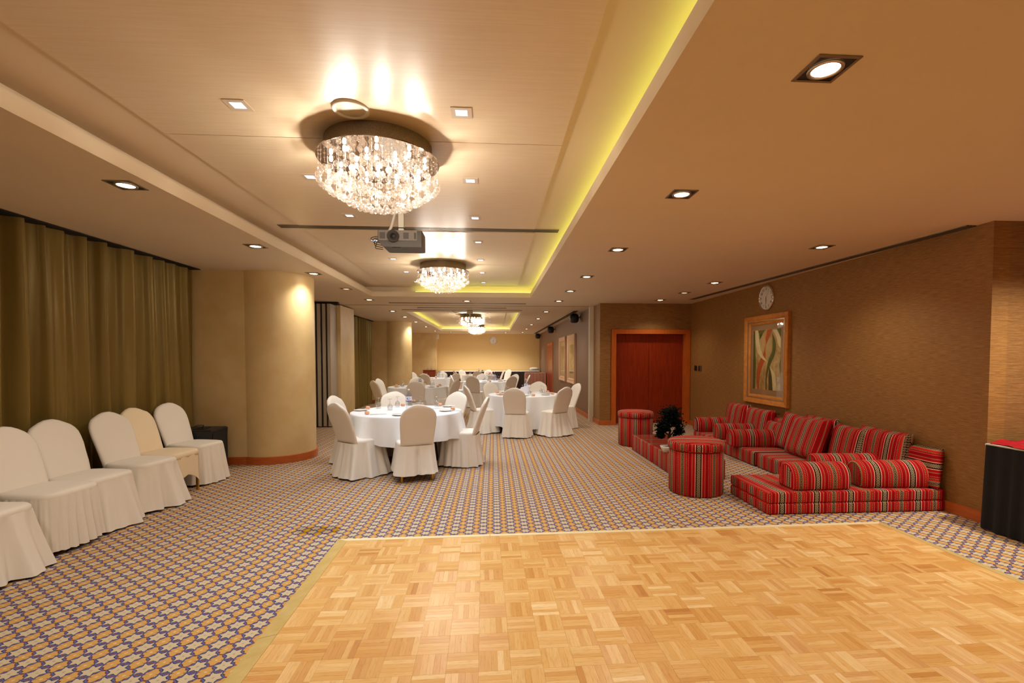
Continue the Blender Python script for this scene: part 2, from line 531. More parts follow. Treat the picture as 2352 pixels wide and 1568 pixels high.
AX0, AX1, AY0, AY1 = -2.385, .755, -2.4, 9.56
BX0, BX1, BY0, BY1 = -2.30, .735, 12.70, 21.45
LED_T = .10            # height of the lip
cm = MB()
YS = 11.1
def ring(x0, x1, y0, y1, ya, yb, z0, z1):
    cm.box(-4.7, x0, ya, yb, z0, z1); cm.box(x1, 6.7, ya, yb, z0, z1)
    cm.box(x0, x1, ya, y0, z0, z1); cm.box(x0, x1, y1, yb, z0, z1)
for z0, z1, e in ((HC, HC + LED_T, 0), (HC + LED_T, HP + .05, .17)):
    ring(AX0 - e, AX1 + e, AY0 - e, AY1 + e, -3.6, YS, z0, z1)
    ring(BX0 - e, BX1 + e, BY0 - e, BY1 + e, YS, 24.4, z0, z1)
cm.box(AX0 - .2, AX1 + .2, AY0 - .2, AY1 + .2, HP, HP + .05)
cm.box(BX0 - .2, BX1 + .2, BY0 - .2, BY1 + .2, HP, HP + .05)
struct(cm, 'ceiling', M['ceiling'])
ceil = bpy.data.objects['ceiling']
# lacquered panels set into the raised ceiling, with seams between them
for x0, x1, y0, y1 in ((-2.07, .46, -2.1, 1.02), (-2.07, .46, 1.026, 3.18), (-2.07, .46, 3.186, 5.24), (-2.07, .47, 5.42, 7.28), (-2.07, .48, 7.286, 9.28),
                       (-1.95, .40, 13.05, 16.9), (-1.95, .40, 16.95, 21.1)):
    build(MB().box(x0, x1, y0, y1, HP - .012, HP + .01), 'ceiling_panel', M['panel'], ceil)
# ceiling track where the folding partition runs
build(MB().box(-3.4, 2.3, 11.08, 11.11, HC - .006, HC + .01), 'partition_track', M['nickel'], ceil)

def wall(name, x0, x1, y0, y1, mat, z1=HC + .02):
    return struct(MB().box(x0, x1, y0, y1, 0, z1), name, mat)
wall('wall_right', 4.44, 4.60, 3.95, 10.56, M['grass'])
wall('wall_door', 2.37, 2.62, 10.40, 11.06, M['grass'])
struct(MB().box(2.62, 4.44, 10.40, 10.72, 2.145, HC + .02), 'wall_over_door', M['grass'])
wall('wall_door_back', 2.55, 4.6, 10.72, 11.06, M['grass'])
wall('wall_alcove', 4.60, 6.7, 3.95, 4.1, M['grass_light'])
wall('wall_alcove_side', 6.5, 6.7, -3.6, 3.95, M['grass'])
wall('wall_near', -4.6, 6.7, -3.6, -3.45, M['white_wall'])
wall('wall_left', -4.60, -4.32, -3.45, 24.3, M['white_wall'])
wall('wall_far_right', 2.35, 2.50, 11.06, 24.1, M['taupe'])
wall('wall_far', -4.32, 2.35, 23.95, 24.15, M['cream'])
wall('wall_far_pier', -4.32, -2.78, 23.30, 23.95, M['plaster'])
struct(MB().box(-4.32, -2.92, 23.28, 23.30, 0, HC), 'wall_far_pier_face', M['plaster'])
# post at the end of the partition opening
pw = struct(MB().box(2.27, 2.41, 11.06, 11.16, 0, HC).box(2.285, 2.395, 11.055, 11.062, 0, HC), 'trim_1', M['cream_metal'])

# baseboards
bb = .105
for nm, (x0, x1, y0, y1) in {'baseboard_right': (4.422, 4.44, 3.93, 10.40), 'baseboard_door': (2.355, 2.64, 10.382, 10.40), 'baseboard_door_return': (2.352, 2.37, 10.40, 11.05),
                             'baseboard_far_right': (2.332, 2.35, 11.17, 23.95), 'baseboard_alcove': (4.60, 6.5, 3.932, 3.95), 'baseboard_far': (-2.78, 2.33, 23.932, 23.95)}.items():
    struct(MB().box(x0, x1, y0, y1, 0, bb), nm, M['base_wood'])

# rounded pillars on the left
def pillar(n, cx, cy, r, xl):
    dy = .04
    a0 = pi - math.asin((r - dy) / r)
    arc = [-a0 + 2 * a0 * k / 40 for k in range(41)]
    def part(mb, rr, z0, z1):
        o = [(cx + rr * cos(a), cy + rr * sin(a)) for a in arc]
        mb.loft([[(x, y, z0) for x, y in o], [(x, y, z1) for x, y in o]], False)
        for x, y, sg in ((o[0][0], o[0][1], 1), (o[-1][0], o[-1][1], -1)):
            q = [(xl, y, z0), (x, y, z0), (x, y, z1), (xl, y, z1)]
            mb.quad(*(q if sg > 0 else q[::-1]))
        return o
    mb = MB(); o = part(mb, r, 0, HC + .01)
    w = struct(mb, 'wall_pillar_%d' % n, M['plaster'], smooth=True)
    mb = MB(); o2 = part(mb, r + .02, 0, bb)
    full = lambda q: [(xl, q[0][1])] + q + [(xl, q[-1][1])]
    mb.loft([[(x, y, bb) for x, y in full(o2)], [(x, y, bb + .004) for x, y in full(o)]], False)
    struct(mb, 'baseboard_pillar_%d' % n, M['base_wood'], smooth=False)
pillar(1, -3.26, 7.355, .535, -4.32)
pillar(2, -3.32, 16.45, .53, -4.32)
# jamb beside the partition pocket
wall('wall_jamb', -4.32, -3.43, 10.92, 11.95, M['plaster'], HC - .03)

# double door in the right recess
dr = struct(MB().box(2.63, 2.735, 10.375, 10.60, 0, 2.14).box(4.325, 4.43, 10.375, 10.60, 0, 2.14).box(2.735, 4.325, 10.375, 10.60, 2.04, 2.14), 'door_1', M['frame_wood'])
for x0, x1 in ((2.74, 3.528), (3.533, 4.32)):
    lf = build(MB().box(x0, x1, 10.56, 10.60, .012, 2.035), 'door_leaf', M['door'], dr)
    build(MB().box(x0, x1, 10.552, 10.561, 1.86, 2.035), 'door_top_panel', M['door'], lf)
build(MB().box(2.74, 4.32, 10.53, 10.64, 0, .011), 'threshold', M['door_stop'], dr)
build(MB().box(3.502, 3.514, 10.552, 10.561, 1.0, 1.03), 'keyhole', M['nickel'], dr)
# door in the far room
d2 = struct(MB().box(2.33, 2.352, 18.55, 18.66, 0, 2.12).box(2.33, 2.352, 20.25, 20.36, 0, 2.12).box(2.33, 2.352, 18.66, 20.25, 2.02, 2.12), 'door_2', M['frame_wood'])
build(MB().box(2.338, 2.352, 18.66, 20.25, 0, 2.02), 'door_leaf', M['door'], d2)

# ------------------------------------------------------------------ lights of the ceiling
def lamp(kind, name, loc, energy, color, **kw):
    d = bpy.data.lights.new(name, kind)
    d.energy = energy; d.color = color
    for k, v in kw.items(): setattr(d, k, v)
    o = bpy.data.objects.new(name, d)
    COL.objects.link(o); o.location = loc
    return o

def downlight_proto():
    S = .092
    fr = MB(); t = .014
    fr.box(-S, S, -S, -S + t, -.005, .004).box(-S, S, S - t, S, -.005, .004).box(-S, -S + t, -S + t, S - t, -.005, .004).box(S - t, S, -S + t, S - t, -.005, .004)
    hs = MB().box(-S + t, S - t, -S + t, S - t, -.0015, .004)
    rg = MB().lathe([(.070, -.002), (.069, -.008), (.056, -.009), (.053, -.003)], 28)
    lp = MB().lathe([(.055, -.004), (.04, -.0055), (.002, -.006)], 28, cap1=True)
    return {'frame': fr.mesh('downlight_frame'), 'housing': hs.mesh('downlight_housing'), 'reflector_ring': rg.mesh('downlight_ring', True), 'lamp': lp.mesh('downlight_lamp', True)}
DL = downlight_proto()
for k, m in (('frame', 'nickel'), ('housing', 'black_plastic'), ('reflector_ring', 'silver'), ('lamp', 'lamp_warm')):
    DL[k].materials.append(M[m])
DL_OFF = DL['lamp'].copy(); DL_OFF.materials.clear(); DL_OFF.materials.append(M['lamp_dim'])
ORD = ['nearest', 'second', 'third', 'fourth', 'fifth', 'sixth', 'seventh', 'eighth', 'ninth', 'tenth', 'eleventh', 'twelfth']

def downlight(x, y, label, group, on=1.0, z=HC):
    t = thing('downlight', label, 'ceiling light', (x, y, z), 0, group)
    for k in ('frame', 'housing', 'reflector_ring', 'lamp'):
        place(DL_OFF if (k == 'lamp' and on == 0) else DL[k], k, None, t)
    if on:
        lamp('SPOT', 'downlight_beam', (x, y, z - .03), SPOT_W * on, WARM, spot_size=radians(128), spot_blend=.9, shadow_soft_size=.05)
    return t
for i, y in enumerate((.25, 1.945, 3.47, 5.27, 7.04, 8.56, 10.07)):
    if i == 0:
        lamp_y = y
        downlight(1.4, y, 'square downlight overhead beside the camera, out of frame, right of the cove', 'downlights right of the near cove')
    else:
        downlight(1.4, y, 'square downlight in the row right of the long cove, %s from the camera' % ORD[i - 1], 'downlights right of the near cove')
for i, (x, y, on) in enumerate(((3.60, 5.0, 1), (3.58, 7.47, 1), (3.56, 8.64, 0), (3.50, 9.75, .8))):
    downlight(x, y, 'square downlight above the red floor seating, %s from the camera' % ORD[i], 'downlights over the seating', on)
downlight(3.6, 1.7, 'square downlight near the black skirted table, out of frame', 'downlights over the seating', 1.2)
downlight(4.66, 3.05, 'square downlight over the black skirted table, lighting the pale wall end', 'downlights over the seating', 5.0)
for i, (y, on) in enumerate(((1.7, 1.15), (3.55, .75), (5.37, .45), (7.04, .9), (8.55, 0), (10.1, 1))):
    downlight(-2.58, y, ('square downlight left of the cove by the curtain, %s from the camera' % ORD[i - 1]) if i else 'square downlight left of the cove, out of frame beside the camera', 'downlights left of the near cove', on)
downlight(-.56, 10.2, 'single square downlight between the two coves', 'downlights between the coves')
for i, (x, y) in enumerate(((1.39, 12.4), (1.39, 14.6), (1.39, 17.2), (1.39, 19.8), (1.39, 22.4))):
    downlight(x, y, 'square downlight along the right side of the far room, %s along' % ORD[i], 'downlights right of the far cove', 1.25)
for i, (x, y) in enumerate(((-2.6, 12.5), (-2.6, 14.2), (-2.6, 16.2), (-2.6, 18.6), (-2.6, 21.5))):
    downlight(x, y, 'square downlight along the left side of the far room, %s along' % ORD[i], 'downlights left of the far cove', 1.25)
# wall washers of the far wall
for i, x in enumerate((-2.0, -.7, .6)):
    downlight(x, 22.6, 'square downlight washing the cream far wall, %s from the left' % ORD[i].replace('nearest', 'first'), 'downlights before the far wall', 2.3)

# small square lights in the lacquered panels
sf = MB(); S, t = .060, .026
sf.box(-S, S, -S, -S + t, -.004, .004).box(-S, S, S - t, S, -.004, .004).box(-S, -S + t, -S + t, S - t, -.004, .004).box(S - t, S, -S + t, S - t, -.004, .004)
SF = sf.mesh('small_light_frame'); SF.materials.append(M['light_frame'])
SL = MB().box(-S + t, S - t, -S + t, S - t, -.002, .003).mesh('small_light_glass'); SL.materials.append(M['lamp_cool'])
for sx, side in ((-1.425, 'left'), (-.18, 'right')):
    for i, y in enumerate((2.80, 3.85, 4.86, 5.86, 6.92, 7.94, 8.95)):
        tt = thing('recessed_light', 'small square white light in the raised ceiling, %s row, %s from the camera' % (side, ORD[i]), 'ceiling light', (sx, y, HP - .012), 0, 'small lights of the near raised ceiling')
        place(SF, 'frame', None, tt); place(SL, 'lens', None, tt)
        lamp('SPOT', 'small_beam', (sx, y, HP - .04), SMALL_W, COOL, spot_size=radians(80), spot_blend=.8, shadow_soft_size=.03)
for sx, side in ((-1.36, 'left'), (-.12, 'right')):
    for i, y in enumerate((13.6, 15.1, 16.5, 18.2, 19.6)):
        tt = thing('recessed_light', 'small square white light in the far raised ceiling, %s row, %s along' % (side, ORD[i]), 'ceiling light', (sx, y, HP - .012), 0, 'small lights of the far raised ceiling')
        place(SF, 'frame', None, tt); place(SL, 'lens', None, tt)
        if i in (1, 3):
            lamp('SPOT', 'small_beam', (sx, y, HP - .04), SMALL_W * 1.5, COOL, spot_size=radians(90), spot_blend=.8, shadow_soft_size=.03)

# led strips hidden behind the lips
zl = HC + LED_T + .002
def led(label, x0, x1, y0, y1):
    tag(build(MB().box(x0, x1, y0, y1, zl, zl + .012), 'led_strip', M['led']), label, 'led strip', 'led strips in the coves')
led('glowing yellow strip light along the right side of the near cove', AX1 + .09, AX1 + .105, AY0, AY1 + .05)
led('glowing yellow strip light across the far end of the near cove', -1.55, AX1 + .05, AY1 + .09, AY1 + .105)
led('glowing yellow strip light along the left side of the far cove', BX0 - .105, BX0 - .09, BY0, BY1 + .05)
led('glowing yellow strip light along the right side of the far cove', BX1 + .09, BX1 + .105, BY0, BY1 + .05)
led('glowing yellow strip light across the far end of the far cove', BX0, BX1, BY1 + .09, BY1 + .105)

# slot diffusers
def slot(label, p0, p1, z, w=.075, n=3):
    v = Vector((p1[0] - p0[0], p1[1] - p0[1], 0)); L = v.length
    t = thing('slot_diffuser', label, 'air vent', (p0[0], p0[1], z), atan2(v.y, v.x))
    build(MB().box(0, L, -w / 2, w / 2, -.003, .004), 'vent_backing', M['dark_gap'], t)
    for k in range(n + 1):
        y = -w / 2 + w * k / n
        build(MB().box(0, L, y - .005, y + .005, -.008, .0), 'vent_bar', M['nickel'] if n > 1 else M['ceiling'], t)
slot('long dark slot vent crossing the raised ceiling behind the projector', (-2.31, 5.33), (.735, 5.33), HP, .10)
slot('long dark slot vent along the brown wall above the clock', (4.11, 9.6), (4.385, 4.1), HC, .10)
slot('slot vent across the ceiling just beyond the near cove', (-2.29, 10.62), (.733, 10.62), HC, .09, 2)
slot('short slot vent between the partition track and far cove', (-1.82, 11.57), (.32, 11.57), HC, .09, 2)
slot('slot vent at the near edge of the far cove', (-2.29, 12.1), (.74, 12.1), HC, .07, 2)
slot('slot vent along the taupe wall above the black speakers', (2.13, 12.1), (2.07, 23.5), HC, .12, 2)

# ------------------------------------------------------------------ chandeliers
def ico_mesh(name, r, sub=1):
    bm = bmesh.new()
    bmesh.ops.create_icosphere(bm, subdivisions=sub, radius=r)
    me = bpy.data.meshes.new(name); bm.to_mesh(me); bm.free()
    return me
BALL = ico_mesh('crystal_ball', .0205, 2); BALL.materials.append(M['crystal'])
CH = {}
CH['drum'] = MB().lathe([(.345, .0), (.345, -.105)], 64).mesh('drum', True); CH['drum'].materials.append(M['perforated'])
CH['plate'] = MB().lathe([(.0, -.105), (.394, -.105), (.396, -.108), (.394, -.113), (.0, -.113)], 64).mesh('plate'); CH['plate'].materials.append(M['mirror'])
RINGS = [(.380, 40, .147), (.322, 34, .191), (.258, 28, .233), (.192, 21, .266), (.122, 14, .289)]
strings = []
rs = random.Random(3)
for r, n, L in RINGS:
    for k in range(n):
        a = 2 * pi * (k + .5 * (n % 2)) / n
        strings.append((r * cos(a), r * sin(a), L + rs.uniform(-.006, .006)))
st = MB()
oct_v = [(1, 0, 0), (-1, 0, 0), (0, 1, 0), (0, -1, 0), (0, 0, 1), (0, 0, -1)]
oct_f = [(0, 2, 4), (2, 1, 4), (1, 3, 4), (3, 0, 4), (2, 0, 5), (1, 2, 5), (3, 1, 5), (0, 3, 5)]
midballs = []
for x, y, L in strings:
    st.tube([(x, y, -.113), (x, y, -.113 - L + .03)], .0011, 3, False)
    z = -.135
    while z > -.113 - L + .045:
        s = rs.uniform(.005, .009)
        st.add([(x + a * s, y + b * s, z + c * s * .8) for a, b, c in oct_v], oct_f)
        z -= rs.uniform(.026, .034)
    if L > .16 and rs.random() < .75:
        midballs.append((x, y, -.113 - L * rs.uniform(.42, .6)))
CH['strings'] = st.mesh('crystal_strings'); CH['strings'].materials.append(M['crystal'])
balls_at = [(x, y, -.113 - L) for x, y, L in strings] + midballs
bs = MB()
bmv = [tuple(v.co) for v in BALL.vertices]; bmf = [tuple(p.vertices) for p in BALL.polygons]
small = ico_mesh('tmp', .022, 1)
smv = [tuple(v.co) for v in small.vertices]; smf = [tuple(p.vertices) for p in small.polygons]
for b in balls_at:
    bs.add([(b[0] + v[0], b[1] + v[1], b[2] + v[2]) for v in smv], smf)
CH['balls'] = bs.mesh('crystal_balls'); CH['balls'].materials.append(M['crystal'])
CH['bulb'] = MB().lathe([(.002, -.117), (.007, -.119), (.0105, -.126), (.0115, -.135), (.0105, -.144), (.007, -.151), (.002, -.154)], 10).mesh('bulb', True); CH['bulb'].materials.append(M['bulb'])

def chandelier(x, y, label, near):
    t = thing('chandelier', label, 'chandelier', (x, y, HP - .012), 0, 'crystal chandeliers')
    place(CH['drum'], 'drum', None, t)
    place(CH['plate'], 'mirror_plate', None, t)
    for k in range(9):
        a = 2 * pi * k / 9
        place(CH['bulb'], 'bulb', None, t, (.30 * cos(a), .30 * sin(a), 0))
    for k in range(5):
        a = 2 * pi * (k + .5) / 5
        place(CH['bulb'], 'bulb', None, t, (.15 * cos(a), .15 * sin(a), 0))
    o = place(CH['strings'], 'crystal_strings', None, t); o['kind'] = 'stuff'
    if near:
        for b in balls_at:
            place(BALL, 'crystal_ball', None, t, b, (rs.random() * 3, rs.random() * 3, 0))
    else:
        o = place(CH['balls'], 'crystal_balls', None, t); o['kind'] = 'stuff'
    for k in range(8):
        a = 2 * pi * k / 8 + .3
        lamp('POINT', 'chandelier_bulb', (x + .28 * cos(a), y + .28 * sin(a), HP - .267), CHAND_W / 8, (1, .92, .80), shadow_soft_size=.012)
chandelier(-.757, 3.265, 'round crystal chandelier nearest the camera, hanging in front of the projector', True)
chandelier(-.757, 7.30, 'round crystal chandelier above the tables just beyond the projector', False)
chandelier(-.73, 15.63, 'crystal chandelier in the far cove, nearer of the two', False)
chandelier(-.72, 20.44, 'crystal chandelier in the far cove, nearest the cream wall', False)
chandelier(-.757, -.85, 'round crystal chandelier over the near end of the room, out of frame', False)

# ceiling loudspeaker
t = thing('ceiling_speaker', 'round cream loudspeaker grille in the ceiling beside the nearest chandelier', 'speaker', (-.807, 2.80, HP - .012))
build(MB().lathe([(.104, 0), (.104, -.008), (.096, -.014), (.084, -.012), (.078, -.004)], 40), 'speaker_rim', M['white_plastic'], t, True)
build(MB().lathe([(.080, -.006), (.05, -.010), (.001, -.012)], 40, cap1=True), 'speaker_grille', M['cream_metal'], t, True)

# ------------------------------------------------------------------ dance floor
NX, NROW_VIS, NROW = 30, 12, 26
DF = thing('dance_floor', 'square wooden parquet dance floor with gold edging laid on the carpet', 'dance floor', (DANCE_O[0], DANCE_O[1], 0), DANCE_R)
HT = .020
def tile_profile(n=5, T=TILE):
    pts = []
    g, dp = .0005, .0008
    w = T / n
    for k in range(n):
        pts += [(k * w + g, HT), ((k + 1) * w - g, HT)]
        if k < n - 1:
            pts.append(((k + 1) * w, HT - dp))
    return pts
prof = tile_profile()
poly = [(0.0, HT - .0009)] + prof + [(TILE, HT - .0009), (TILE, .004), (0.0, .004)]
def tile_geo(x0, y0, rot):
    """slats run along y before rot"""
    vs0 = []
    e = .0003
    for yy in (e, TILE - e):
        for px, pz in poly:
            vs0.append((px, yy, pz))
    n = len(poly)
    fs = [(j, (j + 1) % n, n + (j + 1) % n, n + j) for j in range(n)]
    fs += [tuple(reversed(range(n))), tuple(range(n, 2 * n))]
    h = TILE / 2
    if rot:
        vs0 = [(y, TILE - x, z) for x, y, z in vs0]
    return [(x + x0, y + y0, z) for x, y, z in vs0], [tuple(reversed(f)) for f in fs]
TV, TF = tile_geo(-TILE / 2, -TILE / 2, False)
TM = MB().add(TV, TF).mesh('parquet_tile'); TM.materials.append(M['parquet'])
restm = MB(); cnt = 0
for j in range(NROW):
    for i in range(NX):
        xx = RAMP_W + (i + .5) * TILE; yy = -RAMP_W - (j + .5) * TILE
        along_y = (i + j) % 2 == 1
        wx = DANCE_O[0] + xx; wy = DANCE_O[1] + yy
        vis = j < NROW_VIS and wx < 1.16 * wy + .15
        if vis and cnt < 300:
            cnt += 1
            place(TM, 'parquet_tile', None, DF, (xx, yy, 0), (0, 0, 0 if along_y else pi / 2))
        else:
            v, f = tile_geo(xx - TILE / 2, yy - TILE / 2, not along_y)
            restm.add(v, f)
o = build(restm, 'parquet_tiles', M['parquet'], DF); o['kind'] = 'stuff'
WD, LD = 2 * RAMP_W + NX * TILE, RAMP_W + NROW * TILE
def ramp(p, name, mat):
    (x0, y0, z0), (x1, y1, z1), (x2, y2, z2), (x3, y3, z3) = p
    mb = MB().add([(x0, y0, z0), (x1, y1, z1), (x2, y2, z2), (x3, y3, z3), (x0, y0, 0), (x1, y1, 0), (x2, y2, 0), (x3, y3, 0)],
                  [(0, 1, 2, 3), (7, 6, 5, 4), (0, 4, 5, 1), (1, 5, 6, 2), (2, 6, 7, 3), (3, 7, 4, 0)])
    return build(mb, name, mat, DF)
g_, L_ = .002, (WD - 2 * RAMP_W) / 4
for k in range(4):
    xa = RAMP_W + k * L_ + (-RAMP_W if k == 0 else g_); xb = RAMP_W + (k + 1) * L_ + (RAMP_W if k == 3 else -g_)
    xa2 = RAMP_W + k * L_ + (0 if k == 0 else g_); xb2 = RAMP_W + (k + 1) * L_ - (0 if k == 3 else g_)
    ramp(((xa2, -RAMP_W, HT + .002), (xb2, -RAMP_W, HT + .002), (xb, 0, .003), (xa, 0, .003)), 'edge_ramp', M['edging_pale'])
for k in range(3):
    ya, yb = -RAMP_W - k * 1.3, -RAMP_W - (k + 1) * 1.3 + .003
    oa = RAMP_W if k == 0 else 0
    ramp(((0, ya + oa, .003), (0, yb, .003), (RAMP_W, yb, HT + .002), (RAMP_W, ya, HT + .002)), 'edge_ramp', M['edging'])
    ramp(((WD - RAMP_W, ya, HT + .002), (WD - RAMP_W, yb, HT + .002), (WD, yb, .003), (WD, ya + oa, .003)), 'edge_ramp', M['edging'])

# ------------------------------------------------------------------ curtains
def curtain(y0, y1, x, label, seed, z1=HC - .006, n=None):
    r = random.Random(seed)
    n = n or int((y1 - y0) * 110)
    ph = [r.uniform(0, 6.28) for _ in range(5)]
    tips = []
    rings = []
    for i in range(13):
        z = .02 + (z1 - .02) * i / 12
        row = []
        for k in range(n + 1):
            y = y0 + (y1 - y0) * k / n
            t = i / 12
            w = y * 25.0 + 2.2 * sin(y * 2.3 + ph[0]) + .9 * sin(y * 6.1 + ph[4]) + .5 * sin(2.5 * t + y * 1.7 + ph[3])
            s = sin(w)
            a = .072 * (.62 + .38 * sin(y * 3.1 + ph[1] + t * .8))
            d = a * (abs(s) ** .6) * (1 if s > 0 else -1) + .018 * sin(y * 31 + ph[2] + 1.6 * t) * (1 - .5 * t) + .02 * sin(y * 5 + t * 4 + ph[4]) * (1 - t)
            row.append((x + d, y + .012 * cos(w), z))
        rings.append(row)
    o = build(MB().loft(rings, False), 'curtain', M['curtain'], None, True)
    tag(o, label, 'curtain', 'floor-length olive curtains')
curtain(.6, 4.62, -4.105, 'floor-length olive satin curtain behind the nearest white chairs', 4)
curtain(4.60, 6.80, -4.105, 'floor-length olive satin curtain between the chairs and the first pillar', 9)
curtain(12.0, 15.95, -4.02, 'olive satin curtain in the far room between jamb and second pillar', 5)
# flat dark strips standing in for the shade above the curtains
struct(MB().box(-4.32, -4.0, -3.4, 6.8, HC - .012, HC - .004), 'shade_strip_1', M['dark_gap'])
struct(MB().box(-4.32, -3.92, 11.95, 15.95, HC - .012, HC - .004), 'shade_strip_2', M['dark_gap'])

# folding partition stacked in its pocket
t = thing('folding_partition', 'grey folding partition stacked in its pocket beside the first pillar', 'partition', (-3.7, 10.56, 0))
for k in range(5):
    x = -.27 + k * .108
    p = build(MB().box(x - .030, x + .036, -.10 + .012 * (k % 2), .34, .02, HC - .05), 'partition_panel', M['accordion'], t)
    build(MB().box(x - .046, x - .030, -.085, .3, .02, HC - .05), 'panel_gasket', M['dark_gap'], p)
build(MB().box(-.34, .34, -.04, .06, HC - .05, HC - .004), 'top_track', M['dark_gap'], t)
build(MB().box(-.62, -.32, .0, .3, .0, HC - .05), 'pocket_panel', M['accordion'], t)

# ------------------------------------------------------------------ covered banquet chairs
def sgnpow(v, e): return (abs(v) ** e) * (1 if v >= 0 else -1)
def superring(cx, cy, z, a, b, n=24, e=.5, fy=None):
    out = []
    for j in range(n):
        th = 2 * pi * j / n
        x, y = a * sgnpow(cos(th), e), b * sgnpow(sin(th), e)
        out.append((cx + x, cy + y, z))
    return out
def back_mesh(seed, sag=0):
    r = random.Random(seed)
    rows = [(.40, .190), (.48, .200), (.56, .205), (.64, .211), (.72, .217), (.78, .217), (.825, .209), (.862, .192), (.893, .164), (.918, .126), (.937, .082), (.948, .038)]
    rings = []
    for z, w in rows:
        yc = -.212 - .185 * (max(0, (z - .42)) / .53) ** 1.15
        th = .030 if z < .9 else .030 * (w / .20) ** .5
        ring_ = []
        for j in range(28):
            a = 2 * pi * j / 28
            x, y = w * sgnpow(cos(a), .55), th * sgnpow(sin(a), .6)
            wr = .0035 * sin(z * 47 + x * 9 + seed) * (1 if y < 0 else .4) * sin(x * 13 + seed * 2)
            ring_.append((x, yc + y + wr, z + (.006 * sin(x * 20 + seed) if z > .9 else 0)))
        rings.append(ring_)
    return MB().loft(rings, True, True, True).mesh('back_cover', True)
def seat_mesh():
    rings = []
    for z, s in ((.405, 1.0), (.44, 1.01), (.462, .995), (.474, .95), (.480, .85), (.484, .5), (.485, .1)):
        rings.append(superring(0, .0, z, .222 * s, .232 * s, 32, .42))
    return MB().loft(rings, True, True, True).mesh('seat_cover', True)
def arc_outline(a, b, cy, e, n):
    """n points evenly spaced along a rounded rectangle, starting at the rear centre"""
    P = [(a * sgnpow(cos(t), e), cy + b * sgnpow(sin(t), e)) for t in (-pi / 2 + 2 * pi * k / 720 for k in range(721))]
    S = [0.0]
    for p, q in zip(P[:-1], P[1:]): S.append(S[-1] + sqrt((q[0] - p[0]) ** 2 + (q[1] - p[1]) ** 2))
    out = []; k = 0
    for i in range(n):
        t = S[-1] * i / n
        while S[k + 1] < t: k += 1
        u = (t - S[k]) / max(1e-9, S[k + 1] - S[k])
        out.append((P[k][0] + (P[k + 1][0] - P[k][0]) * u, P[k][1] + (P[k + 1][1] - P[k][1]) * u))
    return out
def skirt_mesh(seed, flare=.2, amp=.022, pleats=13, hem=.012, n=128, pleat=False):
    r = random.Random(seed)
    ph = [r.uniform(0, 6.28) for _ in range(6)]
    base = arc_outline(.226, .25, -.012, .42, n)
    rings = []
    for i in range(10):
        f = i / 9
        z = .44 - (.44 - hem) * f
        row = []
        for j, (x, y) in enumerate(base):
            th = 2 * pi * j / n
            w = pleats * th + ph[0] + 1.1 * sin(2 * th + ph[1]) + .7 * sin(5 * th + ph[4])
            s1 = sin(w)
            wave = (abs(s1) ** .8) * (1 if s1 > 0 else -1) * (.65 + .35 * sin(3 * th + ph[5])) + .35 * sin(pleats * 2 * th + ph[2])
            k = 1 + flare * f ** 1.25 * (1 + .25 * sin(4 * th + ph[3]))
            x2, y2 = x * k, y * k
            L = max(.05, sqrt(x * x + y * y))
            rad = amp * wave * (f ** .7)
            if pleat:
                dj = min(j, n - j)
                rad -= .05 * math.exp(-(dj / 1.6) ** 2) * min(1, f * 3)
            zz = z + (.007 * (1 + sin(3 * th + ph[3])) if f > .99 else 0)
            row.append((x2 + x / L * rad, y2 + y / L * rad, zz))
        rings.append(row)
    return MB().loft(rings, True).mesh('skirt', True)
def tight_mesh():
    rings = []
    for i in range(8):
        f = i / 7
        row = []
        for j in range(64):
            th = 2 * pi * j / 64
            sx, sy = sgnpow(cos(th), .45), sgnpow(sin(th), .45)
            corner = min(1, (abs(sx) * abs(sy)) ** 2 * 1.2)
            low = .22 - .17 * corner
            z = .44 - (.44 - low) * f
            k = 1 + .03 * f - .05 * f * (1 - corner)
            row.append((.224 * k * sx, -.012 + .245 * k * sy, z))
        rings.append(row)
    return MB().loft(rings, True).mesh('skirt', True)
SEAT = seat_mesh()
BACKS = [back_mesh(s) for s in (1, 2, 3)]
SKIRTS = [skirt_mesh(1, .20, .024, 15), skirt_mesh(2, .33, .036, 10), skirt_mesh(3, .17, .020, 19), skirt_mesh(4, .30, .033, 9)]
SK_SHORT = skirt_mesh(5, .20, .014, 9, .085, 128, True)
SK_PLEAT = skirt_mesh(6, .13, .019, 27, .03, 216)
SK_TIGHT = tight_mesh()
LEG = MB().box(-.011, .011, -.011, .011, 0, .41).mesh('leg'); LEG.materials.append(M['gold'])
SEAT.materials.append(M['chair_cover'])
for m in BACKS: m.materials.append(M['chair_cover'])
for m in SKIRTS + [SK_SHORT, SK_PLEAT]: m.materials.append(M['skirt'])
SK_TIGHT.materials.append(M['chair_cream'])
CREAM = [m.copy() for m in (SEAT, BACKS[0])]
for m in CREAM:
    m.materials.clear(); m.materials.append(M['chair_cream'])
rc = random.Random(11)
def chair(x, y, rz, label, group, skirt=None, cream=False):
    t = thing('banquet_chair', label, 'chair', (x, y, 0), rz, group)
    place(CREAM[0] if cream else SEAT, 'seat_cover', None, t)
    place(CREAM[1] if cream else rc.choice(BACKS), 'back_cover', None, t)
    place(skirt or rc.choice(SKIRTS), 'skirt', None, t)
    for sx in (-.185, .185):
        for sy in (-.215, .19):
            place(LEG, 'leg', None, t, (sx, sy, 0))
    return t

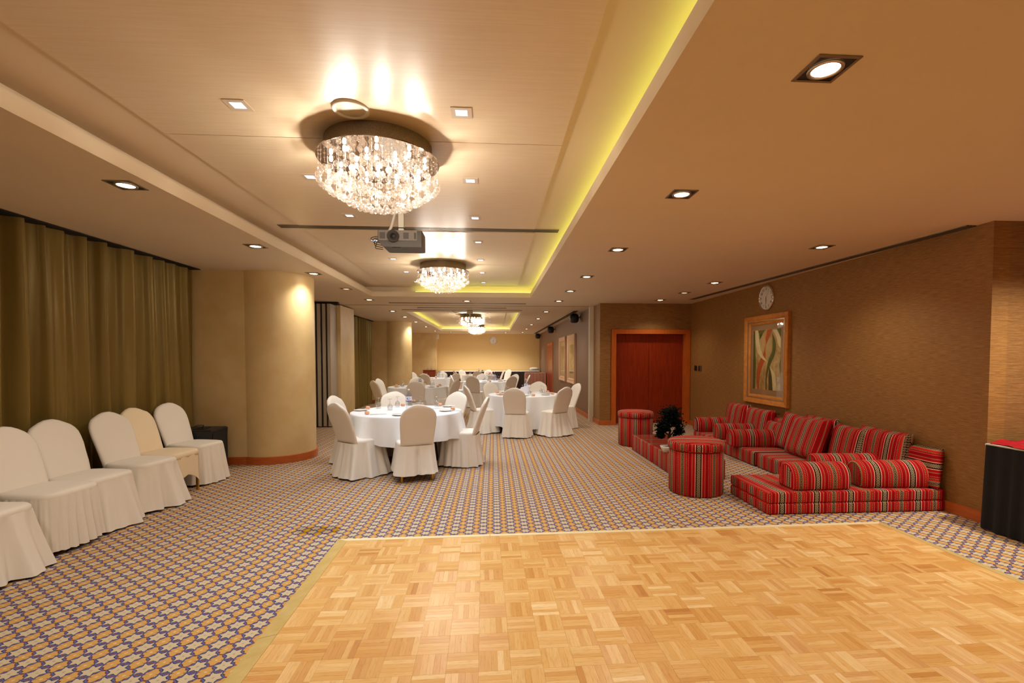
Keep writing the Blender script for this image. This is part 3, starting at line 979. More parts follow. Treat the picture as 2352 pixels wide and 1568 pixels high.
# six chairs along the curtain
side = 'white chairs along the curtain'
def sidechair(x, y, face, label, **kw):
    chair(x, y, radians(face) - pi / 2, label, side, **kw)
sidechair(-3.49, 3.37, -3, 'white covered chair nearest the camera by the curtain, back out of frame', skirt=SKIRTS[1])
sidechair(-3.52, 3.96, -5, 'white chair with a finely pleated skirt along the curtain', skirt=SK_PLEAT)
sidechair(-3.55, 4.39, -8, 'white covered chair third from the camera along the curtain', skirt=SKIRTS[3])
sidechair(-3.53, 4.97, -10, 'white covered chair with wide flared skirt, fourth along the curtain', skirt=SKIRTS[1])
sidechair(-3.58, 5.42, -6, 'cream tight-fitting chair cover showing a gold leg, by the curtain', skirt=SK_TIGHT, cream=True)
sidechair(-3.61, 5.96, -12, 'white covered chair beside the black stage speaker, last along the curtain', skirt=SKIRTS[0])

# ------------------------------------------------------------------ round tables
TABLES = {
    'A': (-1.225, 6.80, .76, .40, 'nearest round table'),
    'B': (.642, 9.83, .74, .13, 'right-hand round table'),
    'C': (-1.98, 12.57, .76, .15, 'left round table in the second row'),
    'D': (-.227, 15.40, .74, .12, 'middle round table with the pink flower'),
    'E': (-2.15, 18.05, .74, .12, 'far left round table beyond the second pillar'),
    'F': (-.642, 21.2, .74, .12, 'farthest round table before the buffet'),
}
def cloth_mesh(R, hem, seed, n=180):
    r = random.Random(seed)
    ph = [r.uniform(0, 6.28) for _ in range(5)]
    rings = []
    for q in (.02, .5, .9, .975):
        rings.append([(R * q * cos(2 * pi * j / n), R * q * sin(2 * pi * j / n), .752) for j in range(n)])
    rings.append([((R + .004) * cos(2 * pi * j / n), (R + .004) * sin(2 * pi * j / n), .747) for j in range(n)])
    rings.append([((R + .008) * cos(2 * pi * j / n), (R + .008) * sin(2 * pi * j / n), .735) for j in range(n)])
    for i in range(1, 11):
        f = i / 10
        row = []
        for j in range(n):
            th = 2 * pi * j / n
            w = sin(11 * th + ph[0] + 1.2 * sin(2 * th + ph[3])) + .5 * sin(19 * th + ph[1] + .8 * sin(3 * th)) + .3 * sin(5 * th + ph[2])
            rad = R + .012 + .035 * f + .036 * w * min(1, f * 1.15) ** .75
            z = .735 - (.735 - hem) * f - (.02 * sin(4 * th + ph[4]) * f)
            row.append((rad * cos(th), rad * sin(th), z))
        rings.append(row)
    return MB().loft(rings, True, True).mesh('tablecloth', True)
for i, (k, (x, y, R, hem, nm)) in enumerate(TABLES.items()):
    t = thing('round_table', 'table under a white cloth, the ' + nm, 'table', (x, y, 0), 0, 'round banquet tables')
    build(MB().lathe([(.02, .75), (R - .01, .75), (R, .742), (R, .722), (.02, .722)], 48, cap0=True), 'tabletop', M['cabinet_wood'], t)
    for a in (.4, 1.97, 3.54, 5.11):
        build(MB().tube([(.5 * R * cos(a), .5 * R * sin(a), .722), (.58 * R * cos(a), .58 * R * sin(a), 0)], .016, 8), 'leg', M['nickel'], t, True)
    c = place(cloth_mesh(R, hem, 20 + i), 'tablecloth', M['tablecloth'], None, (x, y, 0))
    tag(c, 'white cloth draped over the ' + nm, 'tablecloth', 'white round tablecloths')

def tchair(k, bx, by, label, skirt=None, jit=0, look=None):
    """bx, by: ground position under the top of the backrest; faces its table"""
    tx, ty = TABLES[k][:2]
    if look: tx, ty = look
    k_ = 0
    while sqrt((bx - tx) ** 2 + (by - ty) ** 2) < 1.12 and k_ < 60:
        d_ = max(.01, sqrt((bx - tx) ** 2 + (by - ty) ** 2))
        bx += (bx - tx) / d_ * .01; by += (by - ty) / d_ * .01; k_ += 1
    a = atan2(ty - by, tx - bx) + jit
    chair(bx + .38 * cos(a), by + .38 * sin(a), a - pi / 2, label, 'chairs around the round tables', skirt)
tchair('A', -.875, 5.64, 'white chair with its back to us at the nearest round table, gold feet showing', SK_SHORT, .04)
tchair('A', -1.93, 5.93, 'white chair at the near left of the nearest round table, seen from behind', SKIRTS[1])
tchair('A', -2.19, 7.02, 'white chair at the far left of the nearest table, partly behind another chair')
tchair('A', -1.60, 7.77, 'white chair facing us across the nearest table, behind the upturned glasses')
tchair('A', -.598, 7.69, 'white chair facing us at the far right of the nearest table')
tchair('A', -.093, 6.66, 'white chair seen side-on at the right of the nearest table', SKIRTS[0])
tchair('B', .376, 8.66, 'white chair with its back to us at the right-hand round table', SKIRTS[0])
tchair('B', 1.376, 8.88, 'white chair with a slumped cover at the near right of the right-hand table', SKIRTS[1])
tchair('B', 1.83, 10.2, 'white chair against the taupe wall side of the right-hand table')
tchair('B', -.55, 9.48, 'white chair seen side-on at the left of the right-hand table')
tchair('B', 1.05, 10.95, 'white chair facing us across the right-hand table, behind a water bottle')
tchair('B', -.089, 10.75, 'white chair facing us at the far left of the right-hand table')
tchair('C', -1.85, 11.42, 'white chair with its back to us at the left table in the second row')
tchair('C', -2.93, 11.75, 'white chair at the near left of the second-row left table by the far curtain')
tchair('C', -3.03, 12.85, 'white chair at the far left of the second-row left table, facing right')
tchair('C', -.92, 12.05, 'white chair at the near right of the second-row left table, cover bunched up')
tchair('C', -2.17, 13.60, 'white chair facing us across the second-row left table')
tchair('D', -.642, 14.25, 'white chair with its back to us at the near left of the pink flower table')
tchair('D', .595, 14.42, 'white chair with its back to us at the near right of the pink flower table')
tchair('D', .76, 16.2, 'white chair at the far right of the pink flower table')
tchair('D', 1.17, 15.3, 'white chair seen side-on before the pink skirted serving table')
tchair('D', -.39, 16.5, 'white chair facing us across the pink flower table')
tchair('D', -1.10, 15.35, 'white chair seen side-on at the left of the pink flower table')
tchair('E', -2.45, 17.0, 'white chair with its back to us at the far left table')
tchair('E', -3.13, 18.6, 'white chair beside the second pillar at the far left table')
tchair('E', -2.05, 19.15, 'white chair facing us across the far left table')
tchair('E', -1.43, 17.35, 'white chair at the near right of the far left table')
tchair('F', -1.44, 21.95, 'white chair at the far left of the farthest table, seen side-on')
tchair('F', -.665, 20.1, 'white chair with its back to us at the farthest table')
tchair('F', -.225, 22.3, 'white chair facing us across the farthest table')
tchair('F', .47, 21.35, 'white chair at the right of the farthest table')
tchair('F', .74, 22.4, 'white chair at the far right of the farthest table, behind another')
tchair('F', -1.69, 20.75, 'bright white chair seen side-on at the left of the farthest table')

# ------------------------------------------------------------------ table ware
ZT = .7525
PL = MB().lathe([(.05, 0), (.055, .004), (.09, .012), (.098, .016), (.094, .017), (.055, .008), (.002, .007)], 32, cap0=True).mesh('plate', True)
PL.materials.append(M['porcelain'])
GL = {'bowl': MB().lathe([(.033, 0), (.037, .03), (.036, .055), (.025, .082), (.006, .095)], 20).mesh('bowl', True),
      'stem': MB().lathe([(.006, .095), (.004, .105), (.004, .148), (.006, .152)], 10).mesh('stem', True),
      'foot': MB().lathe([(.006, .152), (.031, .157), (.032, .160), (.002, .161)], 20).mesh('foot', True)}
for m in GL.values(): m.materials.append(M['glass'])
NAP = rbox_mesh('napkin', .058, .058, .045, .012, 2); NAP.materials.append(M['peach'])
KN = {'knife_handle': MB().box(-.004, .004, -.10, -.005, 0, .006).mesh('h'), 'blade': MB().box(-.008, .006, -.005, .11, 0.001, .003).mesh('b')}
for m in KN.values(): m.materials.append(M['steel'])
def plate(x, y, label): tag(place(PL, 'plate', None, None, (x, y, ZT)), label, 'plate', 'side plates on the round tables')
def wineglass(x, y, label):
    t = thing('wine_glass', label, 'glass', (x, y, ZT), 0, 'upturned glasses on the round tables')
    for k, m in GL.items(): place(m, k, None, t)
def napkin(x, y, label, rz=.3): tag(place(NAP, 'folded_napkin', None, None, (x, y, ZT), (0, 0, rz)), label, 'napkin', 'peach napkins on the round tables')
def knife(x, y, rz, label):
    t = thing('knife', label, 'cutlery', (x, y, ZT), rz, 'knives on the round tables')
    for k, m in KN.items(): place(m, k, None, t)
BT = MB().lathe([(.002, 0), (.040, .001), (.043, .012), (.043, .13), (.041, .14), (.043, .15), (.043, .20), (.040, .225), (.017, .272), (.014, .278), (.014, .288)], 24, cap0=True).mesh('bottle_body', True)
BT.materials.append(M['pet'])
BC = MB().lathe([(.016, .284), (.016, .302), (.002, .303)], 16, cap0=True).mesh('bottle_cap', True); BC.materials.append(M['white_plastic'])
BL = MB().lathe([(.0436, .135), (.0436, .20)], 24).mesh('bottle_label', True); BL.materials.append(M['label_white'])
BP = MB().lathe([(.0439, .128), (.0439, .140)], 24).mesh('label_band', True); BP.materials.append(M['label_purple'])
em = MB()
em.add([(.0446 * sin(.55 * cos(2 * pi * k / 20)), -.0446 * cos(.55 * cos(2 * pi * k / 20)), .168 + .015 * sin(2 * pi * k / 20)) for k in range(20)], [tuple(range(20))])
BE = em.mesh('label_emblem'); BE.materials.append(M['label_blue'])
def bottle(x, y, label, rz=0):
    t = thing('water_bottle', label, 'bottle', (x, y, ZT), rz, 'water bottles on the round tables')
    place(BT, 'bottle_body', None, t); place(BC, 'bottle_cap', None, t)
    lb = place(BL, 'bottle_label', None, t); place(BP, 'label_band', None, lb); place(BE, 'label_emblem', None, lb)
rf = random.Random(5)
def rose_mesh(r):
    mb = MB()
    for ring_, (n, rad, tilt) in enumerate(((6, r, .5), (5, r * .75, .9), (4, r * .45, 1.3))):
        for k in range(n):
            a = 2 * pi * k / n + ring_ * .5
            c, s = cos(a), sin(a)
            w = rad * .7
            p0 = (0, 0, 0)
            p1 = (c * rad * .6 - s * w * .6, s * rad * .6 + c * w * .6, rad * tilt * .5)
            p2 = (c * rad * cos(tilt) * 1.1, s * rad * cos(tilt) * 1.1, rad * tilt)
            p3 = (c * rad * .6 + s * w * .6, s * rad * .6 - c * w * .6, rad * tilt * .5)
            mb.add([p0, p1, p2, p3], [(0, 1, 2, 3)])
    return mb.mesh('blossom', True)
def leaves_mesh(n, r):
    mb = MB()
    for k in range(n):
        a = 2 * pi * k / n + .4; c, s = cos(a), sin(a)
        mb.add([(0, 0, 0), (c * r * .5 - s * r * .25, s * r * .5 + c * r * .25, .01), (c * r, s * r, .004), (c * r * .5 + s * r * .25, s * r * .5 - c * r * .25, .01)], [(0, 1, 2, 3)])
    return mb.mesh('leaves', True)
def flower(x, y, label, petal, h=.12, r=.035, vase='porcelain'):
    t = thing('flower_vase', label, 'flower', (x, y, ZT), rf.random() * 3, 'flowers on the round tables')
    build(MB().lathe([(.018, 0), (.022, .01), (.018, .05), (.012, .07), (.014, .08)], 16, cap0=True), 'vase', M[vase], t, True)
    build(MB().tube([(0, 0, .04), (.003, 0, h)], .002, 5), 'stem', M['leaf'], t)
    place(leaves_mesh(5, r * 1.5), 'leaves', M['leaf'], t, (0, 0, h - .02))
    m = rose_mesh(r)
    place(m, 'blossom', M[petal], t, (.003, 0, h))

# nearest table
for x, y, l in ((-1.88, 6.83, 'by the peach napkins at its left'), (-1.225, 6.24, 'behind the chair with its back to us'), (-.67, 6.70, 'at its right near edge'),
                (-.69, 7.30, 'at its far right before the facing chair'), (-1.16, 7.40, 'beside the pink rose')):
    plate(x, y, 'white side plate on the nearest table, ' + l)
for x, y, l in ((-1.83, 7.02, 'far left, beside the left glass', ), (-1.67, 6.36, 'nearest the knife at its left'), (-.58, 6.81, 'alone at its right edge'), (-1.40, 7.42, 'just behind the water bottle'), (-.83, 7.42, 'far right beside a glass')):
    napkin(x, y, 'peach folded napkin on the nearest table, ' + l)
for x, y, l in ((-1.70, 7.12, 'first from the left'), (-1.48, 6.87, 'nearest us, left of the bottle'), (-1.46, 7.30, 'just left behind the bottle'), (-1.13, 7.46, 'right behind the rose'), (-.87, 7.30, 'last on the right')):
    wineglass(x, y, 'upturned wine glass on the nearest table, ' + l)
bottle(-1.212, 6.86, 'water bottle with blue label in the middle of the nearest table', .1)
flower(-1.19, 7.10, 'pale pink rose with leaves beside the bottle on the nearest table', 'petal_pink', .10, .042)
knife(-1.53, 6.36, -1.2, 'steel knife lying on the nearest table beside a peach napkin')
knife(-.56, 6.68, -1.3, 'steel knife at the right edge of the nearest table')
knife(-.80, 7.05, -1.0, 'steel knife in front of the far right plate on the nearest table')
# the other tables
def lay(k, items):
    cx, cy, R, _, nm = TABLES[k]
    r = random.Random(ord(k))
    for a, where in enumerate(('far right', 'far', 'far left', 'near left', 'near', 'near right')):
        th = 2 * pi * a / 6 + .35 + r.uniform(-.12, .12)
        plate(cx + .55 * R / .76 * cos(th), cy + .55 * R / .76 * sin(th), 'white side plate, %s side, %s' % (where, nm))
        napkin(cx + .62 * cos(th + .3), cy + .62 * sin(th + .3), 'peach napkin, %s side, %s' % (where, nm), r.random())
        wineglass(cx + .43 * cos(th + .25), cy + .43 * sin(th + .25), 'upturned glass, %s side, %s' % (where, nm))
    for f, dx, dy, *rest in items:
        f(cx + dx, cy + dy, *rest)
lay('B', [(bottle, .06, .28, 'water bottle in the middle of the right-hand round table'), (flower, -.14, .12, 'cream flower beside the white card holder, right-hand table', 'petal_cream', .10, .035)])
t = thing('card_holder', 'white folded card holder standing on the right-hand round table', 'holder', (.66, 9.90, ZT), .2)
build(MB().add([(-.09, -.05, 0), (.09, -.05, 0), (.09, .05, 0), (-.09, .05, 0), (-.09, 0, .13), (.12, 0, .19)], [(3, 2, 1, 0), (0, 1, 5, 4), (2, 3, 4, 5), (3, 0, 4), (1, 2, 5)]), 'card', M['label_white'], t)
build(MB().box(-.1, .1, -.055, .055, 0, .006), 'holder_base', M['porcelain'], t)
lay('C', [(bottle, .04, .1, 'water bottle in the middle of the second-row left table'), (flower, .16, .14, 'pale pink flower on the second-row left table', 'petal_pink', .11, .04)])
lay('D', [(bottle, .26, .1, 'water bottle beside the pink flower on the middle round table'), (flower, .12, -.05, 'bright pink flower on a tall stem on the middle round table', 'petal_red', .24, .06)])
lay('E', [(bottle, .1, .0, 'water bottle on the far left round table'), (flower, .22, .1, 'cream flower on the far left round table', 'petal_cream', .12, .05)])
lay('F', [(bottle, .0, .1, 'water bottle on the farthest round table'), (flower, .16, .12, 'small green potted flower on the farthest round table', 'leaf', .16, .08)])

# ------------------------------------------------------------------ red floor seating
def sofa(me, name, label, cat, loc, rot=(0, 0, 0), group=None):
    return tag(place(me, name, M['sadu'], None, loc, rot), label, cat, group)
def seat_block(name, sx, sy, label, loc, mode, h=.20, off=0.0):
    return sofa(stripe_uv(rbox_mesh(name, sx, sy, h, .03, 3), mode, off), 'floor_seat', label, 'floor cushion', loc, group='red striped floor seats')
# short leg nearest the camera: two layers
t = thing('floor_seat', 'red striped double-layer floor seat across the near end of the seating', 'floor cushion', (3.515, 4.66, 0), 0, 'red striped floor seats')
for k in range(2):
    o = place(stripe_uv(rbox_mesh('seat_layer', 1.81, .72, .108, .02, 3), 'x', .07), 'seat_layer', M['sadu'], t, (0, 0, .001 + k * .106))
seat_block('a', .76, 1.06, 'red striped floor seat at the far end of the row by the wall', (3.985, 7.76, 0), 'y')
seat_block('b', .77, .94, 'red striped floor seat in the middle of the row by the wall', (3.985, 6.74, 0), 'y', off=.09)
seat_block('c', .79, 1.22, 'red striped floor seat joining the near double-layer seat', (4.01, 5.64, 0), 'y', off=.2)

def bolster_mesh(L, w=.25, h=.245):
    rings = []
    e = .03
    prof = []
    for k in range(17):
        a = pi * k / 16
        prof.append((-cos(a) * w / 2, h * .42 + sin(a) * h * .58))
    prof = [(-w / 2 + .02, 0), (-w / 2, .02)] + prof + [(w / 2, .02), (w / 2 - .02, 0)]
    def sec(x, s):
        return [(x, y * s, h / 2 + (z - h / 2) * s) for y, z in prof]
    xs = [(-L / 2, .80), (-L / 2 + .01, .93), (-L / 2 + e, 1)] + [(-L / 2 + e + (L - 2 * e) * k / 8, 1) for k in range(1, 9)] + [(L / 2 - .01, .93), (L / 2, .80)]
    me = MB().loft([sec(x, s) for x, s in xs], True, True, True).mesh('bolster', True)
    for p in me.polygons:
        if len(p.vertices) > 4: p.use_smooth = False
    return me
def bolster(L, loc, rz, label, off=0.0, w=.25, h=.245):
    me = bolster_mesh(L, w, h)
    NP = 21
    arcl = [0.0]
    mid = 5 * NP
    for q in range(1, NP):
        arcl.append(arcl[-1] + (me.vertices[mid + q].co - me.vertices[mid + q - 1].co).length)
    tot = arcl[-1] + (me.vertices[mid].co - me.vertices[mid + NP - 1].co).length
    uv = me.uv_layers.new(name='uv')
    for p in me.polygons:
        for li in p.loop_indices:
            c = me.vertices[me.loops[li].vertex_index].co
            if len(p.vertices) > 4: uv.data[li].uv = (c.y + off, c.z)
            else:
                q = me.loops[li].vertex_index % NP
                wrap = q == 0 and any(me.loops[l2].vertex_index % NP == NP - 1 for l2 in p.loop_indices)
                uv.data[li].uv = (c.x + off, tot if wrap else arcl[q])
    sofa(me, 'bolster', label, 'bolster', loc, (0, 0, rz), 'red striped armrest bolsters')
bolster(.66, (3.925, 8.17, .20), -.06, 'red striped bolster at the far end of the floor seating')
bolster(.62, (3.89, 7.36, .20), -.10, 'red striped bolster second from the far end, across the wall seat', .1)
bolster(.70, (3.84, 6.74, .20), -.08, 'red striped bolster beside the gathered cushion, across the wall seat', .05)
bolster(.80, (3.90, 4.95, .212), -.04, 'bright red striped bolster behind the two front bolsters', .15, .22, .235)
bolster(.60, (3.19, 4.47, .213), .0, 'red striped bolster on the open end of the near seat', .05, .26, .255)
bolster(.70, (3.985, 4.50, .213), -.06, 'red striped bolster on the near seat against the wall cushion', .19, .26, .255)

def pillow_mesh(w, h, th, n=14, puff=.8, sharp=.35):
    """stands in x-z, centred on x, bottom at z = 0"""
    vs, fs = [], []
    for sgn in (1, -1):
        b = len(vs)
        for i in range(n + 1):
            for j in range(n + 1):
                a, c = -1 + 2 * i / n, -1 + 2 * j / n
                t_ = ((1 - a ** 4) * (1 - c ** 4)) ** sharp
                pin = 1 - .035 * (1 - a * a) * abs(c) ** 3
                pin2 = 1 - .035 * (1 - c * c) * abs(a) ** 3
                vs.append((a * w / 2 * pin2, sgn * (.012 + (th / 2 - .012) * t_), h / 2 + c * h / 2 * pin))
        for i in range(n):
            for j in range(n):
                q = (b + i * (n + 1) + j, b + (i + 1) * (n + 1) + j, b + (i + 1) * (n + 1) + j + 1, b + i * (n + 1) + j + 1)
                fs.append(q if sgn < 0 else tuple(reversed(q)))
    half = (n + 1) ** 2
    edge = [i * (n + 1) for i in range(n + 1)] + [n * (n + 1) + j for j in range(1, n + 1)] + [(n - i) * (n + 1) + n for i in range(1, n + 1)] + [n - j for j in range(1, n)]
    for k in range(len(edge)):
        a, c = edge[k], edge[(k + 1) % len(edge)]
        fs.append((a, c, c + half, a + half))
    return MB().add(vs, fs).mesh('cushion', True)
def cushion(w, h, th, loc, yaw, lean, label, mode='xonly', off=0.0, roll=0, sharp=.35, name='cushion'):
    me = stripe_uv(pillow_mesh(w, h, th, sharp=sharp), mode, off)
    bm = bmesh.new(); bm.from_mesh(me); bmesh.ops.recalc_face_normals(bm, faces=bm.faces); bm.to_mesh(me); bm.free()
    o = sofa(me, name, label, 'cushion', loc, (0, 0, 0), 'red striped back cushions')
    # front of the cushion (local -y) turned to -x, leaning back
    o.rotation_euler = (Matrix.Rotation(yaw, 3, 'Z') @ Matrix.Rotation(-lean, 3, 'X') @ Matrix.Rotation(roll, 3, 'Y')).to_euler()
    return o
W90 = -pi / 2
cushion(.66, .52, .20, (4.22, 7.98, .20), W90, .18, 'red striped back cushion under the far side of the painting', off=.0)
cushion(.70, .50, .20, (4.22, 7.30, .20), W90, .18, 'red striped back cushion under the near side of the painting', off=.12)
cushion(.50, .34, .20, (4.16, 6.72, .22), W90, .3, 'small gathered red cushion slumped beside the bolster', off=.05)
cushion(.50, .40, .14, (4.33, 6.78, .20), W90, .1, 'dark red cushion half hidden against the wall behind the gathered cushion', off=.22)
cushion(.66, .53, .17, (4.16, 6.30, .195), W90 + .14, .30, 'red striped square cushion behind the big front cushion, further side', off=.17, roll=.05)
cushion(.60, .52, .14, (4.34, 5.98, .20), W90, .05, 'red cushion peeking out above the big cushion against the wall', off=.04)
cushion(.72, .55, .20, (4.03, 5.93, .19), W90 - .10, .36, 'big red striped square cushion leaning in the middle of the seat', off=.28, roll=-.06)
cushion(.56, .50, .20, (4.20, 5.36, .195), W90 - .06, .22, 'red striped cushion between the big cushion and the corner cushion', off=.10)
cushion(.68, .53, .20, (4.26, 4.93, .19), W90, .16, 'red striped cushion in the corner behind the bright bolster', off=.20)
cushion(.40, .40, .13, (4.335, 4.50, .213), W90, .10, 'red cushion with level stripes at the wall end of the near seat', mode='z', off=.12, sharp=.2)

# poufs
def pouf(x, y, label, r=.292):
    t = thing('pouf', label, 'pouf', (x, y, 0), 0, 'round striped poufs')
    def puv(me, rad):
        uv = me.uv_layers.new(name='uv')
        for p in me.polygons:
            top = abs(p.normal.z) > .75
            cc = p.center
            am = atan2(cc.y, cc.x)
            for li in p.loop_indices:
                c = me.vertices[me.loops[li].vertex_index].co
                if top: uv.data[li].uv = (c.x * .25 + c.y * .97, c.x)
                else:
                    a = atan2(c.y, c.x)
                    if a - am > pi: a -= 2 * pi
                    if am - a > pi: a += 2 * pi
                    uv.data[li].uv = (a * rad + .55, c.z)
        return me
    b = MB().lathe([(.02, .002), (r - .015, .002), (r, .02), (r, .47), (r - .01, .482), (.02, .484)], 56, cap0=True, cap1=True).mesh('body', True)
    l = MB().lathe([(.02, .484), (r, .486), (r + .012, .496), (r + .014, .55), (r + .004, .575), (r - .025, .588), (r * .5, .594), (.02, .595)], 56, cap0=True, cap1=True).mesh('lid', True)
    for me in (b, l):
        try: me.set_sharp_from_angle(angle=radians(55))
        except Exception: pass
    place(puv(b, r), 'pouf_body', M['sadu'], t); place(puv(l, r), 'pouf_lid', M['sadu'], t)
pouf(2.275, 5.15, 'round red striped pouf with padded lid nearest the dance floor')
pouf(2.46, 8.02, 'round red striped pouf near the double door')

# low tables
for y0, y1, lb, off in ((6.60, 7.575, 'low red striped table with glass top nearest the door', 0), (5.60, 6.575, 'low red striped table with glass top carrying the bonsai, behind the near pouf', .14)):
    t = thing('low_table', lb, 'table', (2.56, (y0 + y1) / 2, 0), 0, 'low striped tables')
    place(stripe_uv(rbox_mesh('b', .585, y1 - y0, .248, .012, 2), 'y', off), 'table_body', M['sadu'], t)
    build(MB().box(-.285, .285, -(y1 - y0) / 2 + .006, (y1 - y0) / 2 - .006, .249, .255), 'glass_top', M['table_glass'], t)

# bonsai
t = thing('bonsai', 'dark artificial bonsai tree in a cream pot on the low table', 'plant', (2.33, 6.10, .256))
build(MB().loft([superring(0, 0, 0, .085, .055, 24, .6), superring(0, 0, .06, .11, .075, 24, .6), superring(0, 0, .08, .115, .08, 24, .6), superring(0, 0, .08, .102, .068, 24, .6), superring(0, 0, .06, .098, .064, 24, .6)], True, True, True), 'pot', M['porcelain'], t, True)
build(MB().loft([superring(0, 0, .062, .097, .063, 24, .6), superring(0, 0, .072, .05, .03, 24, .7)], True, False, True), 'soil', M['soil'], t)
tk = MB().tube([(0, 0, .06), (.012, 0, .13), (-.004, .006, .20), (.01, 0, .27), (.0, .0, .38)], [.024, .02, .019, .014, .008], 8)
tk.tube([(0, .003, .2), (.05, .01, .25), (.10, .02, .29)], [.012, .009, .005], 6)
tk.tube([(.0, .0, .22), (-.06, -.01, .26), (-.10, 0, .30)], [.011, .008, .005], 6)
build(tk, 'trunk', M['bark'], t, True)
fo = MB(); rb = random.Random(8)
for cx, cy, cz, a, b in ((.02, 0, .55, .10, .06), (-.03, .01, .50, .09, .06), (.06, 0, .49, .08, .05), (-.10, 0, .36, .075, .07), (-.11, .01, .28, .06, .05), (.12, 0, .36, .075, .08), (.13, .01, .27, .06, .05), (0, .03, .42, .10, .05), (-.05, -.02, .33, .06, .05), (.07, .02, .40, .08, .06), (.07, -.02, .19, .03, .04), (-.12, 0, .22, .05, .03)):
    for k in range(230):
        u1, u2, u3 = rb.gauss(0, .5), rb.gauss(0, .5), rb.gauss(0, .5)
        p = Vector((cx + a * u1, cy + a * .8 * u2, cz + b * u3))
        d = Vector((rb.uniform(-1, 1), rb.uniform(-1, 1), rb.uniform(-.6, .8))).normalized()
        e = d.orthogonal().normalized() * .012
        fo.add([p - e, p + d * .018, p + e, p - d * .018], [(0, 1, 2, 3)])
o = build(fo, 'foliage', M['foliage'], t); o['kind'] = 'stuff'

# ------------------------------------------------------------------ things on the brown wall
def text_mesh(s, size, name='numeral'):
    cu = bpy.data.curves.new('tmp_text', 'FONT')
    cu.body = s; cu.size = size; cu.align_x = 'CENTER'; cu.align_y = 'CENTER'; cu.extrude = .0006; cu.resolution_u = 2
    o = bpy.data.objects.new('tmp_text', cu)
    COL.objects.link(o)
    dg = bpy.context.evaluated_depsgraph_get()
    me = bpy.data.meshes.new_from_object(o.evaluated_get(dg))
    bpy.data.objects.remove(o)
    me.name = name
    me.materials.clear()
    return me
def clock(loc, rot, r, label):
    """face towards local +z"""
    t = thing('wall_clock', label, 'clock', loc, 0, 'round wall clocks')
    t.rotation_euler = rot
    build(MB().lathe([(r, 0), (r, .022), (r * .97, .034), (r * .92, .036), (r * .895, .026)], 56), 'clock_rim', M['chrome'], t, True)
    f = build(MB().lathe([(r * .91, .024), (.001, .0241)], 56, cap1=True), 'clock_face', M['clock_face'], t)
    for h in range(1, 13):
        a = pi / 2 - h * pi / 6
        me = text_mesh(str(h), r * .27)
        place(me, 'numeral', M['ink'], f, (r * .72 * cos(a), r * .72 * sin(a), .0255))
    def hand(a, L, w, z, nm):
        c, s = cos(a), sin(a)
        mb = MB().add([(-c * .02 * 1.0 + s * w, -s * .02 - c * w, z), (c * L + s * w * .4, s * L - c * w * .4, z), (c * L - s * w * .4, s * L + c * w * .4, z), (-c * .02 - s * w, -s * .02 + c * w, z)], [(0, 1, 2, 3)])
        build(mb, nm, M['ink'], t)
    hand(-pi / 2 + .06, r * .45, .006, .0285, 'hour_hand'); hand(-pi / 2 - .10, r * .68, .004, .0295, 'minute_hand'); hand(.9, r * .66, .0018, .0305, 'second_hand')
clock((4.44, 7.42, 2.472), (pi / 2, 0, -pi / 2), .205, 'round silver-rimmed wall clock on the brown wall above the painting')
clock((.0, 23.95, 2.39), (pi / 2, 0, 0), .20, 'round silver wall clock on the cream far wall')

# painting: local x along -Y (left to right as seen), local y up, local z out of the wall
PW, PH = 1.22, 1.46
t = thing('painting', 'framed abstract painting of curling orange, green and cream ribbons on brown wall', 'painting', (4.44, 7.405, 1.472))
t.rotation_euler = (pi / 2, 0, -pi / 2)
def rect(w, h, z): return [(-w / 2, -h / 2, z), (w / 2, -h / 2, z), (w / 2, h / 2, z), (-w / 2, h / 2, z)]
def frame_mesh(W, H, steps):
    return MB().loft([rect(W - 2 * i, H - 2 * i, z) for i, z in steps], True)
fo_ = build(frame_mesh(PW, PH, [(0, .002), (0, .05), (.012, .06), (.06, .052), (.085, .040), (.086, .044), (.094, .046)]), 'picture_frame', M['picture_wood'], t)
build(frame_mesh(PW, PH, [(.094, .046), (.106, .046), (.107, .034)]), 'silver_lip', M['silver'], t)
build(frame_mesh(PW, PH, [(.107, .034), (.118, .034), (.150, .020), (.152, .012)]), 'inner_frame', M['picture_wood'], t)
build(MB().quad(*rect(PW - .30, PH - .30, .010)), 'mat_board', M['mat_board'], t)
AW, AH = .77, .98
def art_bg():
    g = G('mottled_canvas')
    p = g.obj()
    f = g.noise(p, 6, 5, .65)
    c = g.ramp(f, [(.3, lin((128, 98, 50))), (.5, lin((178, 146, 84))), (.7, lin((206, 178, 116)))])
    return g.pr(c, .6)
art = build(MB().box(-AW / 2, AW / 2, -AH / 2, AH / 2, .009, .0125), 'canvas', art_bg(), t)
for k, rgb in (('art_orange', (196, 88, 28)), ('art_green', (86, 96, 30)), ('art_dark', (74, 66, 24)), ('art_cream', (244, 222, 160)), ('art_tan', (206, 172, 108))):
    g = G(k); f = g.noise(g.obj(), 9, 4, .6)
    a = lin(rgb)
    M[k] = g.pr(g.mix(f, a, tuple(v * .6 for v in a[:3]) + (1,)), .55)
def art_xy(px, py):
    tt = (py - 575) / 715
    s = (px - (228 - 18 * tt)) / 316
    top = 585 - 30 * s; hgt = 700 + 63 * s
    tt = (py - top) / hgt
    s = min(1, max(0, s)); tt = min(1, max(0, tt))
    return -AW / 2 + s * AW, AH / 2 - tt * AH
